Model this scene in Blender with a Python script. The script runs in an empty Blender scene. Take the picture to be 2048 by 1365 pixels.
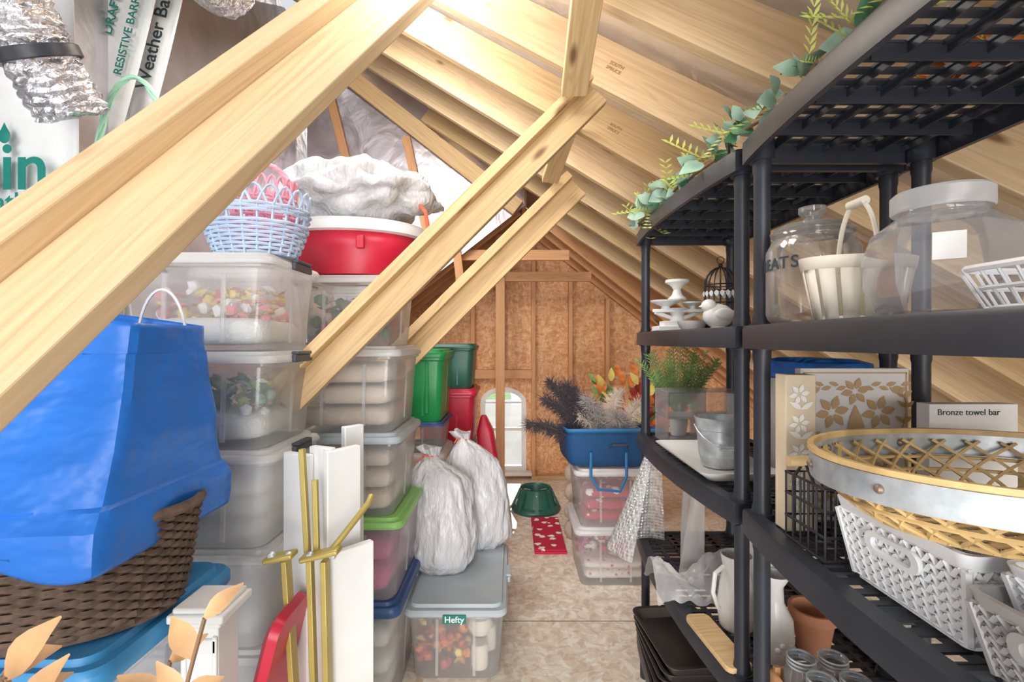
import bpy, bmesh, math, random
from mathutils import Vector, Matrix, noise
random.seed(7)
sc=bpy.context.scene
F=960.0; H=1.42
def at(u,v,d): return Vector(((u-1024)/F*d, d, H-(v-682.5)/F*d))
def roofR(x): return 2.66-0.78*x
def roofL(x): return 2.492+0.78*x
PI=math.pi
# ------------------------------------------------------------ materials
def base(name):
    m=bpy.data.materials.new(name); m.use_nodes=True
    nt=m.node_tree; b=nt.nodes['Principled BSDF']
    return m,nt,b
def coords(nt,scale=(1,1,1),rot=(0,0,0),kind='Object'):
    t=nt.nodes.new('ShaderNodeTexCoord'); mp=nt.nodes.new('ShaderNodeMapping')
    mp.inputs['Scale'].default_value=scale; mp.inputs['Rotation'].default_value=rot
    nt.links.new(t.outputs[kind],mp.inputs[0]); return mp.outputs[0]
def ramp(nt,fac,stops):
    r=nt.nodes.new('ShaderNodeValToRGB'); e=r.color_ramp.elements
    while len(e)<len(stops): e.new(.5)
    for i,(p,c) in enumerate(stops):
        e[i].position=p; e[i].color=(c[0],c[1],c[2],1)
    nt.links.new(fac,r.inputs[0]); return r.outputs[0]
def noise_n(nt,vec,scale,detail=4,dist=0):
    n=nt.nodes.new('ShaderNodeTexNoise'); n.inputs['Scale'].default_value=scale
    n.inputs['Detail'].default_value=detail; n.inputs['Distortion'].default_value=dist
    nt.links.new(vec,n.inputs['Vector']); return n.outputs[0]
def bump(nt,b,h,strength,dist=.01):
    bn=nt.nodes.new('ShaderNodeBump'); bn.inputs['Strength'].default_value=strength
    bn.inputs['Distance'].default_value=dist
    nt.links.new(h,bn.inputs['Height']); nt.links.new(bn.outputs[0],b.inputs['Normal']); return bn.outputs[0]
def mixc(nt,fac,a,b_,mode='MIX'):
    x=nt.nodes.new('ShaderNodeMix'); x.data_type='RGBA'; x.blend_type=mode
    if isinstance(fac,float): x.inputs[0].default_value=fac
    else: nt.links.new(fac,x.inputs[0])
    for i,s in ((6,a),(7,b_)):
        if isinstance(s,tuple): x.inputs[i].default_value=(s[0],s[1],s[2],1)
        else: nt.links.new(s,x.inputs[i])
    return x.outputs[2]
def M(name,col,rough=.5,metal=0,var=.10,scale=9,bmp=0,alpha=1,bscale=40,stretch=(1,1,1),bd=.01):
    m,nt,b=base(name)
    v=coords(nt,stretch); n=noise_n(nt,v,scale)
    lo=tuple(max(0,c*(1-var)) for c in col); hi=tuple(min(1,c*(1+var)) for c in col)
    nt.links.new(ramp(nt,n,[(.3,lo),(.7,hi)]),b.inputs['Base Color'])
    b.inputs['Roughness'].default_value=rough; b.inputs['Metallic'].default_value=metal
    b.inputs['Alpha'].default_value=alpha
    if bmp: bump(nt,b,noise_n(nt,v,bscale,3),bmp,bd)
    return m
def sheer(name,col,solidity,gloss=.08,rough=.15,bubbles=False):
    """thin see-through plastic or glass: transparent + diffuse/translucent film + surface gloss"""
    m,nt,b=base(name); nt.nodes.remove(b); out=[n for n in nt.nodes if n.type=='OUTPUT_MATERIAL'][0]
    v=coords(nt); n=noise_n(nt,v,14,3)
    N=lambda t:nt.nodes.new(t)
    d=N('ShaderNodeBsdfDiffuse'); tl=N('ShaderNodeBsdfTranslucent'); tr=N('ShaderNodeBsdfTransparent'); gl=N('ShaderNodeBsdfGlossy')
    c=ramp(nt,n,[(.3,tuple(k*.95 for k in col)),(.7,col)])
    nt.links.new(c,d.inputs[0]); nt.links.new(c,tl.inputs[0]); gl.inputs['Roughness'].default_value=rough
    m1=N('ShaderNodeMixShader'); m1.inputs[0].default_value=.3; nt.links.new(d.outputs[0],m1.inputs[1]); nt.links.new(tl.outputs[0],m1.inputs[2])
    m2=N('ShaderNodeMixShader'); nt.links.new(tr.outputs[0],m2.inputs[1]); nt.links.new(m1.outputs[0],m2.inputs[2])
    lw=N('ShaderNodeLayerWeight'); lw.inputs[0].default_value=.25
    ma=N('ShaderNodeMath'); ma.operation='MULTIPLY_ADD'; ma.inputs[1].default_value=.35; ma.inputs[2].default_value=solidity; ma.use_clamp=True
    nt.links.new(lw.outputs['Facing'],ma.inputs[0]); nt.links.new(ma.outputs[0],m2.inputs[0])
    m3=N('ShaderNodeMixShader'); fr=N('ShaderNodeFresnel'); fr.inputs[0].default_value=1.4
    mb=N('ShaderNodeMath'); mb.operation='MULTIPLY_ADD'; mb.inputs[1].default_value=.6; mb.inputs[2].default_value=gloss*.3; mb.use_clamp=True
    nt.links.new(fr.outputs[0],mb.inputs[0]); nt.links.new(mb.outputs[0],m3.inputs[0])
    nt.links.new(m2.outputs[0],m3.inputs[1]); nt.links.new(gl.outputs[0],m3.inputs[2]); nt.links.new(m3.outputs[0],out.inputs[0])
    if bubbles:
        vo=N('ShaderNodeTexVoronoi'); vo.inputs['Scale'].default_value=75; vo.inputs['Randomness'].default_value=.25; nt.links.new(v,vo.inputs['Vector'])
        bn=N('ShaderNodeBump'); bn.inputs['Strength'].default_value=1; bn.inputs['Distance'].default_value=.01; bn.invert=True
        nt.links.new(vo.outputs['Distance'],bn.inputs['Height'])
        for s_ in (d,gl,tl): nt.links.new(bn.outputs[0],s_.inputs['Normal'])
        mc=N('ShaderNodeMath'); mc.operation='MULTIPLY_ADD'; mc.inputs[1].default_value=.7; mc.inputs[2].default_value=solidity*.6; mc.use_clamp=True
        nt.links.new(vo.outputs['Distance'],mc.inputs[0]); nt.links.new(mc.outputs[0],m2.inputs[0])
    return m
def wood(name,a,c,knot=(.24,.13,.06),rough=.6):
    m,nt,b=base(name)
    oi=nt.nodes.new('ShaderNodeObjectInfo')
    add=nt.nodes.new('ShaderNodeVectorMath'); add.operation='ADD'
    t=nt.nodes.new('ShaderNodeTexCoord')
    cmb=nt.nodes.new('ShaderNodeCombineXYZ')
    mul=nt.nodes.new('ShaderNodeMath'); mul.operation='MULTIPLY'; mul.inputs[1].default_value=13.0
    nt.links.new(oi.outputs['Random'],mul.inputs[0])
    nt.links.new(mul.outputs[0],cmb.inputs[0]); nt.links.new(mul.outputs[0],cmb.inputs[1])
    nt.links.new(t.outputs['Object'],add.inputs[0]); nt.links.new(cmb.outputs[0],add.inputs[1])
    mp=nt.nodes.new('ShaderNodeMapping'); mp.inputs['Scale'].default_value=(.55,9,9)
    nt.links.new(add.outputs[0],mp.inputs[0])
    n1=noise_n(nt,mp.outputs[0],1.3,2,1.2)
    mm=nt.nodes.new('ShaderNodeMath'); mm.operation='MULTIPLY'; mm.inputs[1].default_value=46
    sn=nt.nodes.new('ShaderNodeMath'); sn.operation='SINE'
    nt.links.new(n1,mm.inputs[0]); nt.links.new(mm.outputs[0],sn.inputs[0])
    mp2=nt.nodes.new('ShaderNodeMapping'); mp2.inputs['Scale'].default_value=(2,60,60)
    nt.links.new(add.outputs[0],mp2.inputs[0])
    n2=noise_n(nt,mp2.outputs[0],2,3)
    mid=tuple((x+y)/2 for x,y in zip(a,c))
    c1=ramp(nt,sn.outputs[0],[(0,a),(.6,tuple((3*x+y)/4 for x,y in zip(a,c))),(1,mid)])
    c2=ramp(nt,n2,[(.35,c),(.65,a)])
    cc=mixc(nt,.35,c1,c2)
    mp3=nt.nodes.new('ShaderNodeMapping'); mp3.inputs['Scale'].default_value=(2.2,7,7)
    nt.links.new(add.outputs[0],mp3.inputs[0])
    vo=nt.nodes.new('ShaderNodeTexVoronoi'); vo.inputs['Scale'].default_value=1
    nt.links.new(mp3.outputs[0],vo.inputs['Vector'])
    kf=ramp(nt,vo.outputs['Distance'],[(.05,(1,1,1)),(.12,(0,0,0))])
    cc=mixc(nt,kf,cc,knot)
    hs=nt.nodes.new('ShaderNodeHueSaturation')
    mr=nt.nodes.new('ShaderNodeMapRange'); mr.inputs[3].default_value=.84; mr.inputs[4].default_value=1.08
    nt.links.new(oi.outputs['Random'],mr.inputs[0]); nt.links.new(mr.outputs[0],hs.inputs['Value'])
    nt.links.new(cc,hs.inputs['Color']); nt.links.new(hs.outputs[0],b.inputs['Base Color'])
    b.inputs['Roughness'].default_value=rough
    bump(nt,b,n2,.15,.003)
    return m
def osb(name,cols,s=1.0):
    m,nt,b=base(name)
    v=coords(nt,(1,1,1))
    dn=nt.nodes.new('ShaderNodeTexNoise'); dn.inputs['Scale'].default_value=9*s
    nt.links.new(v,dn.inputs['Vector'])
    vm=nt.nodes.new('ShaderNodeVectorMath'); vm.operation='MULTIPLY_ADD'
    vm.inputs[1].default_value=(.10/s,.10/s,.10/s)
    nt.links.new(dn.outputs['Color'],vm.inputs[0]); nt.links.new(v,vm.inputs[2])
    outs=[]
    for sc_,ro in (((22,22,60),.5),((60,26,20),1.9),((26,60,30),2.7)):
        mp=nt.nodes.new('ShaderNodeMapping'); mp.inputs['Scale'].default_value=tuple(x*s for x in sc_)
        mp.inputs['Rotation'].default_value=(ro,ro*.7,ro)
        nt.links.new(vm.outputs[0],mp.inputs[0])
        vo=nt.nodes.new('ShaderNodeTexVoronoi'); vo.inputs['Scale'].default_value=1
        nt.links.new(mp.outputs[0],vo.inputs['Vector']); outs.append(vo.outputs['Color'])
    seps=[]
    for o in outs:
        s_=nt.nodes.new('ShaderNodeSeparateColor'); nt.links.new(o,s_.inputs[0]); seps.append(s_.outputs[0])
    av=nt.nodes.new('ShaderNodeMath'); av.operation='ADD'
    nt.links.new(seps[0],av.inputs[0]); nt.links.new(seps[1],av.inputs[1])
    av2=nt.nodes.new('ShaderNodeMath'); av2.operation='ADD'
    nt.links.new(av.outputs[0],av2.inputs[0]); nt.links.new(seps[2],av2.inputs[1])
    hv=nt.nodes.new('ShaderNodeMath'); hv.operation='MULTIPLY'; hv.inputs[1].default_value=.3333
    nt.links.new(av2.outputs[0],hv.inputs[0])
    n=len(cols)
    c=ramp(nt,hv.outputs[0],[(.22+.56*i/(n-1),cols[i]) for i in range(n)])
    nt.links.new(c,b.inputs['Base Color']); b.inputs['Roughness'].default_value=.55
    bump(nt,b,hv.outputs[0],.10,.003)
    return m
def foilm(name,col,rough=.25,scale=14,st=.5,metal=.85,lo=.75):
    m,nt,b=base(name); v=coords(nt)
    n=noise_n(nt,v,scale,6,.6)
    vo=nt.nodes.new('ShaderNodeTexVoronoi'); vo.inputs['Scale'].default_value=scale*2.2; nt.links.new(v,vo.inputs['Vector'])
    h=nt.nodes.new('ShaderNodeMath'); h.operation='MULTIPLY_ADD'; h.inputs[1].default_value=.2
    nt.links.new(vo.outputs['Distance'],h.inputs[0]); nt.links.new(n,h.inputs[2])
    nt.links.new(ramp(nt,n,[(.3,tuple(c*lo for c in col)),(.7,col)]),b.inputs['Base Color'])
    b.inputs['Metallic'].default_value=metal; b.inputs['Roughness'].default_value=rough
    bump(nt,b,h.outputs[0],st,.03); return m

PINE=wood('pine_wood',(.76,.54,.28),(.52,.32,.14))
PINEB=wood('pine_wood_pale',(.80,.60,.36),(.58,.38,.19))
PINEO=wood('pine_wood_orange',(.78,.42,.20),(.58,.28,.11))
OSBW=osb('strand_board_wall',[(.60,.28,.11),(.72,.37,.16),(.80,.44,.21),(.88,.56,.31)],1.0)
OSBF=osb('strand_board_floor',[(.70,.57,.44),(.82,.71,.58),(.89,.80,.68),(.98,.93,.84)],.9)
FOIL=foilm('foil_sheathing',(.88,.86,.86),.32,5,.3,.7,.85)
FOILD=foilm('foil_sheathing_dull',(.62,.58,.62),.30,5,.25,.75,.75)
DUCTF=foilm('duct_foil',(.92,.92,.95),.18,22,1.0,.85,.6)
BLACK=M('black_plastic',(.028,.032,.043),.40,var=.2)
BLACKM=M('black_metal',(.03,.03,.035),.4,.3)
CLEAR=sheer('clear_plastic',(.98,1.0,1.0),.24)
FROST=sheer('frosted_plastic',(.98,1.0,1.0),.66,rough=.35)
CLEARLID=sheer('clear_lid_plastic',(.98,1.0,1.0),.74,rough=.3)
GLASS=sheer('clear_glass',(.93,.97,.98),.03,.15,.03)
GLASS2=sheer('acrylic',(.95,.93,.98),.05,.12,.05)
WHITEB=sheer('bubble_film',(.95,.96,.97),.35,.1,.1,True)
SHEERF=sheer('packing_film',(.95,.95,.95),.4,.05,.3)
LIDW=sheer('white_translucent_lid',(.93,.95,.97),.35,.1,.3)
GREYLID=M('grey_plastic',(.46,.53,.57),.42,var=.06)
LATCH=M('dark_latch_plastic',(.06,.07,.09),.4)
RED=M('red_plastic',(.60,.015,.05),.35,var=.08)
GREEN=M('green_plastic',(.015,.30,.08),.35,var=.08)
DGREEN=M('dark_green_plastic',(.02,.11,.08),.4,var=.1)
LIME=M('lime_plastic',(.30,.62,.18),.4,var=.05)
NAVY=M('navy_plastic',(.04,.10,.26),.4)
BLUEP=M('blue_plastic',(.05,.30,.62),.4)
BLUEBAG=M('blue_polypropylene',(.02,.19,.72),.36,var=.10,scale=5,bmp=.55,bscale=6,bd=.04,stretch=(1,1,1.6))
BLUEFAB=M('blue_fabric',(.008,.07,.20),.75,bmp=.3,bscale=160)
BLUEFT=M('blue_trim_fabric',(.02,.16,.38),.6)
WHITE=M('white_paint',(.86,.87,.86),.45,var=.04)
WHITEP=M('white_plastic',(.88,.90,.92),.35,var=.03)
BAGW=M('white_bag_plastic',(.58,.58,.60),.34,var=.15,bmp=.9,bscale=22,bd=.03,stretch=(1,1,.3))
GOLD=M('brass_metal',(.52,.41,.12),.38,.4,var=.12)
BROWN=M('brown_wicker',(.13,.085,.06),.75,var=.4,scale=40,bmp=.4)
BLUEW=M('pastel_blue_wicker',(.52,.66,.84),.5)
PINKW=M('pastel_pink_wicker',(.88,.38,.48),.5)
MINTW=M('mint_wicker',(.46,.82,.62),.5)
BAMBOO=M('bamboo',(.64,.44,.19),.5,var=.25,scale=20)
GALV=M('galvanised_metal',(.52,.56,.58),.38,.5,var=.3,scale=25)
LEAFG=M('eucalyptus_leaf',(.33,.50,.38),.55,var=.3,scale=20)
LEAFD=M('dark_leaf',(.08,.24,.11),.55,var=.3,scale=20)
LEAFY=M('yellow_green_sprig',(.50,.55,.14),.6,var=.3)
LEAFC=M('cedar_green',(.20,.33,.10),.65,var=.35,scale=20)
LEAFT=M('tan_leaf',(.62,.37,.18),.5,var=.25,scale=14)
LEAFO=M('orange_leaf',(.80,.22,.04),.55,var=.35,scale=20)
LEAFR=M('burgundy_leaf',(.50,.06,.05),.55,var=.3)
STEM=M('brown_stem',(.22,.13,.07),.7)
BLANK=M('oatmeal_blanket',(.76,.64,.53),.9,bmp=.6,bscale=90)
BLANKW=M('cream_blanket',(.94,.91,.86),.9,bmp=.6,bscale=90)
CREAM=M('cream_paint',(.80,.74,.62),.55,var=.06)
TAN=M('tan_stencil',(.56,.37,.19),.6)
CERAM=M('white_ceramic',(.82,.81,.78),.25,var=.04)
TERRA=M('terracotta',(.60,.26,.14),.8,var=.15)
FEATH=M('cream_plume',(.72,.60,.50),.9)
FEATHD=M('dark_plume',(.05,.042,.05),.9)
FEATHG=M('grey_plume',(.34,.30,.28),.9)
WRAPW=M('house_wrap',(.72,.74,.74),.5,var=.07,bmp=.4,bscale=5,bd=.05)
INKG=M('green_ink',(.0,.20,.16),.6)
INKD=M('dark_ink',(.03,.05,.06),.6)
INKW=M('white_ink',(.9,.9,.9),.5)
INKS=M('stamp_ink',(.42,.24,.12),.8)
CARD=M('cardboard_white',(.80,.78,.75),.7)
PINKF=M('pink_petal',(.88,.30,.30),.7,var=.2)
PURP=M('magenta_fabric',(.65,.10,.32),.8,var=.2)
YEL=M('yellow_petal',(.90,.70,.18),.7,var=.2)
GRASS=M('grass',(.10,.24,.05),.9,var=.3,scale=1.5)
CONC=M('concrete_drive',(.30,.30,.29),.9,scale=.5)
PAN=M('nonstick_pan',(.10,.085,.08),.3,.5)
REDTIE=M('red_tie',(.80,.16,.08),.5)
GREYB=M('grey_basket_plastic',(.42,.41,.40),.45)
RUST=M('rust_rivet',(.25,.18,.14),.5,.5)
def snow_mat():
    m,nt,b=base('red_snowflake_cloth'); v=coords(nt,(13,13,13))
    vo=nt.nodes.new('ShaderNodeTexVoronoi'); vo.inputs['Scale'].default_value=1
    nt.links.new(v,vo.inputs['Vector'])
    n=noise_n(nt,v,3,1)
    a=nt.nodes.new('ShaderNodeMath'); a.operation='MULTIPLY_ADD'; a.inputs[1].default_value=.45
    nt.links.new(n,a.inputs[0]); nt.links.new(vo.outputs['Distance'],a.inputs[2])
    nt.links.new(ramp(nt,a.outputs[0],[(.48,(.9,.9,.88)),(.52,(.55,.02,.06))]),b.inputs['Base Color'])
    b.inputs['Roughness'].default_value=.9; return m
SNOW=snow_mat()
def heart_mat():
    m,nt,b=base('dotted_gift_paper'); v=coords(nt,(28,28,28))
    vo=nt.nodes.new('ShaderNodeTexVoronoi'); nt.links.new(v,vo.inputs['Vector']); vo.inputs['Scale'].default_value=1
    nt.links.new(ramp(nt,vo.outputs['Distance'],[(.22,(.6,.05,.08)),(.27,(.86,.80,.74))]),b.inputs['Base Color'])
    return m
HEART=heart_mat()
# ------------------------------------------------------------ geometry
class G:
    def __init__(s): s.v=[];s.f=[];s.m=[];s.mi=0;s.T=Matrix.Identity(4)
    def add(s,vs,fs):
        b=len(s.v); s.v+=[s.T@Vector(p) for p in vs]
        s.f+=[tuple(i+b for i in f) for f in fs]; s.m+=[s.mi]*len(fs)
    def box(s,c,sz,R=None):
        x,y,z=[k/2 for k in sz]; c=Vector(c)
        vs=[Vector(p) for p in((-x,-y,-z),(x,-y,-z),(x,y,-z),(-x,y,-z),(-x,-y,z),(x,-y,z),(x,y,z),(-x,y,z))]
        if R is not None: vs=[R@p for p in vs]
        s.add([p+c for p in vs],[(0,3,2,1),(4,5,6,7),(0,1,5,4),(1,2,6,5),(2,3,7,6),(3,0,4,7)])
    def bar(s,p,q,w,h,up=(0,0,1)):
        p=Vector(p);q=Vector(q);d=(q-p);L=d.length;d.normalize()
        up=Vector(up); y=up.cross(d)
        if y.length<1e-4: y=Vector((0,1,0)).cross(d)
        y.normalize(); z=d.cross(y); R=Matrix((d,y,z)).transposed()
        s.box((p+q)/2,(L,w,h),R)
    def loft(s,rings,cap0=True,cap1=True,closed=True):
        n=len(rings[0]); vs=[p for r in rings for p in r]; fs=[]
        for i in range(len(rings)-1):
            for j in range(n if closed else n-1):
                k=(j+1)%n; fs.append((i*n+j,i*n+k,(i+1)*n+k,(i+1)*n+j))
        if cap0: fs.append(tuple(reversed(range(n))))
        if cap1: fs.append(tuple(range((len(rings)-1)*n,len(rings)*n)))
        s.add(vs,fs)
    def lathe(s,prof,n=28,c=(0,0,0),cap0=True,cap1=True,sx=1,sy=1):
        s.loft([[Vector((c[0]+max(r,1e-4)*sx*math.cos(2*PI*j/n),c[1]+max(r,1e-4)*sy*math.sin(2*PI*j/n),c[2]+z)) for j in range(n)] for r,z in prof],cap0,cap1)
    def tube(s,pts,r,n=6,closed=False,cap=True):
        pts=[Vector(p) for p in pts]; m=len(pts); rings=[]; prev=None
        for i,p in enumerate(pts):
            if closed: t=pts[(i+1)%m]-pts[i-1]
            else: t=pts[min(i+1,m-1)]-pts[max(i-1,0)]
            if t.length<1e-7: t=Vector((0,0,1))
            t.normalize()
            if prev is None:
                a=Vector((0,0,1)) if abs(t.z)<.9 else Vector((1,0,0))
                u=t.cross(a).normalized()
            else:
                u=prev-t*prev.dot(t)
                u=u.normalized() if u.length>1e-6 else t.orthogonal().normalized()
            prev=u; w=t.cross(u); rr_=r[i] if isinstance(r,(list,tuple)) else r
            rings.append([p+(u*math.cos(2*PI*j/n)+w*math.sin(2*PI*j/n))*rr_ for j in range(n)])
        if closed: rings.append(rings[0]); s.loft(rings,False,False)
        else: s.loft(rings,cap,cap)
    def ball(s,c,r,n=12,m=8,amp=0,fr=3):
        if not isinstance(r,(tuple,list)): r=(r,r,r)
        rings=[]
        for i in range(m+1):
            a=-PI/2+PI*i/m; ring=[]
            for j in range(n):
                b=2*PI*j/n; d=Vector((math.cos(a)*math.cos(b),math.cos(a)*math.sin(b),math.sin(a)))
                k=1+(amp*noise.noise(d*fr+Vector(c)*5) if amp else 0)
                if i in(0,m): d=Vector((1e-4*math.cos(b),1e-4*math.sin(b),d.z))
                ring.append(Vector((c[0]+d.x*r[0]*k,c[1]+d.y*r[1]*k,c[2]+d.z*r[2]*k)))
            rings.append(ring)
        s.loft(rings)
    def leaf(s,p,d,nrm,L,W,curl=.2,k=4):
        p=Vector(p);d=Vector(d).normalized();nrm=Vector(nrm);sd=d.cross(nrm)
        if sd.length<1e-3: sd=d.orthogonal()
        sd.normalize(); nn=sd.cross(d).normalized(); vs=[];fs=[]
        for i in range(k+1):
            t=i/k; w=W*.5*math.sin(PI*min(.97,max(.04,t))**.85)
            c=p+d*(L*t)+nn*(-curl*L*t*t)
            vs+= [c-sd*w+nn*w*.25,c,c+sd*w+nn*w*.25]
        for i in range(k):
            a=i*3; fs+=[(a,a+1,a+4,a+3),(a+1,a+2,a+5,a+4)]
        s.add(vs,fs)
    def grid(s,fn,nu,nv):
        vs=[fn(i/nu,j/nv) for j in range(nv+1) for i in range(nu+1)]; w=nu+1
        s.add(vs,[(j*w+i,j*w+i+1,(j+1)*w+i+1,(j+1)*w+i) for j in range(nv) for i in range(nu)])
    def make(s,name,mats,parent=None,loc=(0,0,0),rot=(0,0,0),label=None,cat=None,group=None,kind=None,bevel=0,solid=0,sub=0,smooth=True,mw=None,ang=38):
        me=bpy.data.meshes.new(name); me.from_pydata([tuple(v) for v in s.v],[],s.f); 
        if not isinstance(mats,(list,tuple)): mats=[mats]
        for m in mats: me.materials.append(m)
        me.polygons.foreach_set('material_index',s.m)
        bm=bmesh.new(); bm.from_mesh(me); 
        bmesh.ops.recalc_face_normals(bm,faces=bm.faces); bm.to_mesh(me); bm.free()
        if smooth:
            me.polygons.foreach_set('use_smooth',[True]*len(me.polygons)); me.set_sharp_from_angle(angle=math.radians(ang))
        me.update()
        o=bpy.data.objects.new(name,me); sc.collection.objects.link(o)
        o.location=loc; o.rotation_euler=rot
        if mw is not None: o.matrix_basis=mw
        if parent: o.parent=parent
        if bevel:
            b=o.modifiers.new('Bevel','BEVEL'); b.width=bevel; b.segments=2; b.limit_method='ANGLE'; b.angle_limit=math.radians(40)
        if solid:
            b=o.modifiers.new('Solidify','SOLIDIFY'); b.thickness=solid; b.offset=0
        if sub:
            b=o.modifiers.new('Subdivision','SUBSURF'); b.levels=sub; b.render_levels=sub
        if label: o['label']=label
        if cat: o['category']=cat
        if group: o['group']=group
        if kind: o['kind']=kind
        return o
def thing(name,label,cat,loc=(0,0,0),rot=(0,0,0),group=None):
    e=bpy.data.objects.new(name,None); e.empty_display_size=.05; sc.collection.objects.link(e)
    e.location=loc; e.rotation_euler=rot; e['label']=label; e['category']=cat
    if group: e['group']=group
    return e
def rr(w,d,r,z,n=4,c=(0,0)):
    out=[]
    for k,(sx,sy) in enumerate(((1,1),(-1,1),(-1,-1),(1,-1))):
        for i in range(n+1):
            a=PI/2*k+PI/2*i/n
            out.append(Vector((c[0]+sx*(w/2-r)+r*math.cos(a),c[1]+sy*(d/2-r)+r*math.sin(a),z)))
    return out
def beam(name,p,q,w,h,mat,up=(0,0,1),parent=None,**kw):
    p=Vector(p);q=Vector(q);d=q-p;L=d.length;d.normalize()
    y=Vector(up).cross(d)
    if y.length<1e-4: y=Vector((0,1,0)).cross(d)
    y.normalize(); z=d.cross(y)
    mw=Matrix.Translation((p+q)/2)@Matrix((d,y,z)).transposed().to_4x4()
    if parent: mw=Matrix.Translation(-parent.location)@mw
    g=G(); g.box((0,0,0),(L,w,h)); return g.make(name,mat,parent,mw=mw,bevel=.003,smooth=False,**kw)
def text(s,size,mat,parent,loc,rot,name='lettering',align='CENTER',ext=.0006,off=.012):
    cu=bpy.data.curves.new('t','FONT'); cu.body=s; cu.size=size; cu.extrude=ext; cu.align_x=align; cu.align_y='CENTER'; cu.offset=size*off
    t=bpy.data.objects.new('t',cu); sc.collection.objects.link(t)
    dg=bpy.context.evaluated_depsgraph_get(); me=bpy.data.meshes.new_from_object(t.evaluated_get(dg))
    bpy.data.objects.remove(t); me.materials.clear(); me.materials.append(mat)
    o=bpy.data.objects.new(name,me); sc.collection.objects.link(o); o.location=loc; o.rotation_euler=rot; o.parent=parent
    return o
# ------------------------------------------------------------ shell
XL=-1.75; YB=-.6; YM=4.1; YF=5.0
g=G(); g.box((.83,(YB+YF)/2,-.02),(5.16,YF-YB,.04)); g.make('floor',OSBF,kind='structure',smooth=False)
g=G()
for yy in (2.43,): g.box((.8,yy,.0005),(4,.004,.001))
g.make('trim_1',M('floor_seam',(.12,.09,.06),.9),kind='structure',smooth=False)
g=G(); g.box((XL-.03,(YB+YF)/2,2.0),(.04,YF-YB,4.0)); g.make('wall_left',FOILD,kind='structure',smooth=False)
g=G(); o_=.265
a=[(XL,YB),(3.45,YB),(3.45,YF),(.108,YF),(.108,YM),(XL,YM)]
g.add([(x,y,roofR(x)+o_) for x,y in a]+[(x,y,roofR(x)+o_+.015) for x,y in a],[(0,1,2,3,4,5),tuple(range(11,5,-1))]+[(i,(i+1)%6,6+(i+1)%6,6+i) for i in range(6)])
g.make('ceiling',FOIL,kind='structure',smooth=False)
g=G(); a=[(XL,YM),(.108,YM),(.108,YF),(XL,YF)]
g.add([(x,y,roofL(x)+o_) for x,y in a]+[(x,y,roofL(x)+o_+.015) for x,y in a],[(0,1,2,3),(7,6,5,4)]+[(i,(i+1)%4,4+(i+1)%4,4+i) for i in range(4)])
g.make('ceiling.001',FOILD,kind='structure',smooth=False)
g=G()
P=[(XL,roofL(XL)),(.108,roofL(.108)),(.108,roofR(.108)+.2),(XL,roofR(XL)+.2)]
g.add([(x,YM,z) for x,z in P]+[(x,YM+.02,z) for x,z in P],[(0,1,2,3),(7,6,5,4)]+[(i,(i+1)%4,4+(i+1)%4,4+i) for i in range(4)])
g.make('wall_gable',FOILD,kind='structure',smooth=False)
wx0,wx1,wz0,wzs,wzt=-.33,.15,.07,.78,.94
wc=(wx0+wx1)/2; wr=(wx1-wx0)/2
def arch(x):
    t=max(0,1-((x-wc)/wr)**2); return wzs+(wzt-wzs)*math.sqrt(t)
g=G(); xs=[XL,-1.2,-.7,wx0]+[wc-wr*math.cos(PI*i/16) for i in range(1,16)]+[wx1,.108+.0,.6,1.2,2,3.3]
xs=sorted(set(round(x,4) for x in xs))
def top(x): return min(roofR(x),roofL(x))+.26
for y in (YF,YF+.04):
    for i in range(len(xs)-1):
        x0,x1=xs[i],xs[i+1]
        inside=x0>=wx0-1e-3 and x1<=wx1+1e-3
        b0,b1=(arch(x0),arch(x1)) if inside else (0,0)
        g.add([(x0,y,b0),(x1,y,b1),(x1,y,max(top(x1),.02)),(x0,y,max(top(x0),.02))],[(0,1,2,3)])
        if inside: g.add([(x0,y,0),(x1,y,0),(x1,y,wz0),(x0,y,wz0)],[(0,1,2,3)])
        if y==YF and inside:
            g.add([(x0,y,b0),(x1,y,b1),(x1,y+.04,b1),(x0,y+.04,b0)],[(0,1,2,3)])
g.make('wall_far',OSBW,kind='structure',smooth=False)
win=thing('window_1','white arched window with a grid bar looking out on a driveway','window',(wc,YF+.02,wz0)); win['kind']='structure'
def archpts(inset,n=16):
    r=wr-inset; pts=[Vector((-r,0,inset)),Vector((-r,0,wzs-wz0))]
    pts+=[Vector((-r*math.cos(PI*i/n),0,wzs-wz0+(wzt-wzs-inset)*math.sin(PI*i/n))) for i in range(1,n)]
    pts+=[Vector((r,0,wzs-wz0)),Vector((r,0,inset))]; return pts
g=G(); o1=archpts(0);o2=archpts(.05)
for ya,yb in ((-.03,.03),):
    n=len(o1)
    A=[p+Vector((0,ya,0)) for p in o1];B=[p+Vector((0,ya,0)) for p in o2];C=[p+Vector((0,yb,0)) for p in o2];D=[p+Vector((0,yb,0)) for p in o1]
    for i in range(n):
        j=(i+1)%n
        g.add([A[i],A[j],B[j],B[i],C[i],C[j],D[j],D[i]],[(0,1,2,3),(3,2,5,4),(4,5,6,7),(7,6,1,0)])
g.make('window_frame',WHITE,win,bevel=.003)
g=G(); g.box((0,0,.43),(2*wr-.1,.03,.03)); g.box((0,0,.71),(2*wr-.1,.025,.02)); g.make('window_bar',WHITE,win)
g=G(); g.add([p+Vector((0,.01,0)) for p in o2],[tuple(range(len(o2)))]); g.make('window_pane',GLASS,win)
g=G(); g.box((0,0,0),(.60,.09,.035)); g.make('trim_2',WHITE,None,loc=(wc,YF-.05,.055),kind='structure',bevel=.004)
g=G(); g.box((0,60,-3.05),(120,100,.1)); g.make('lawn',GRASS,label='green lawn seen through the arched window',cat='lawn',kind='structure')
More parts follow.
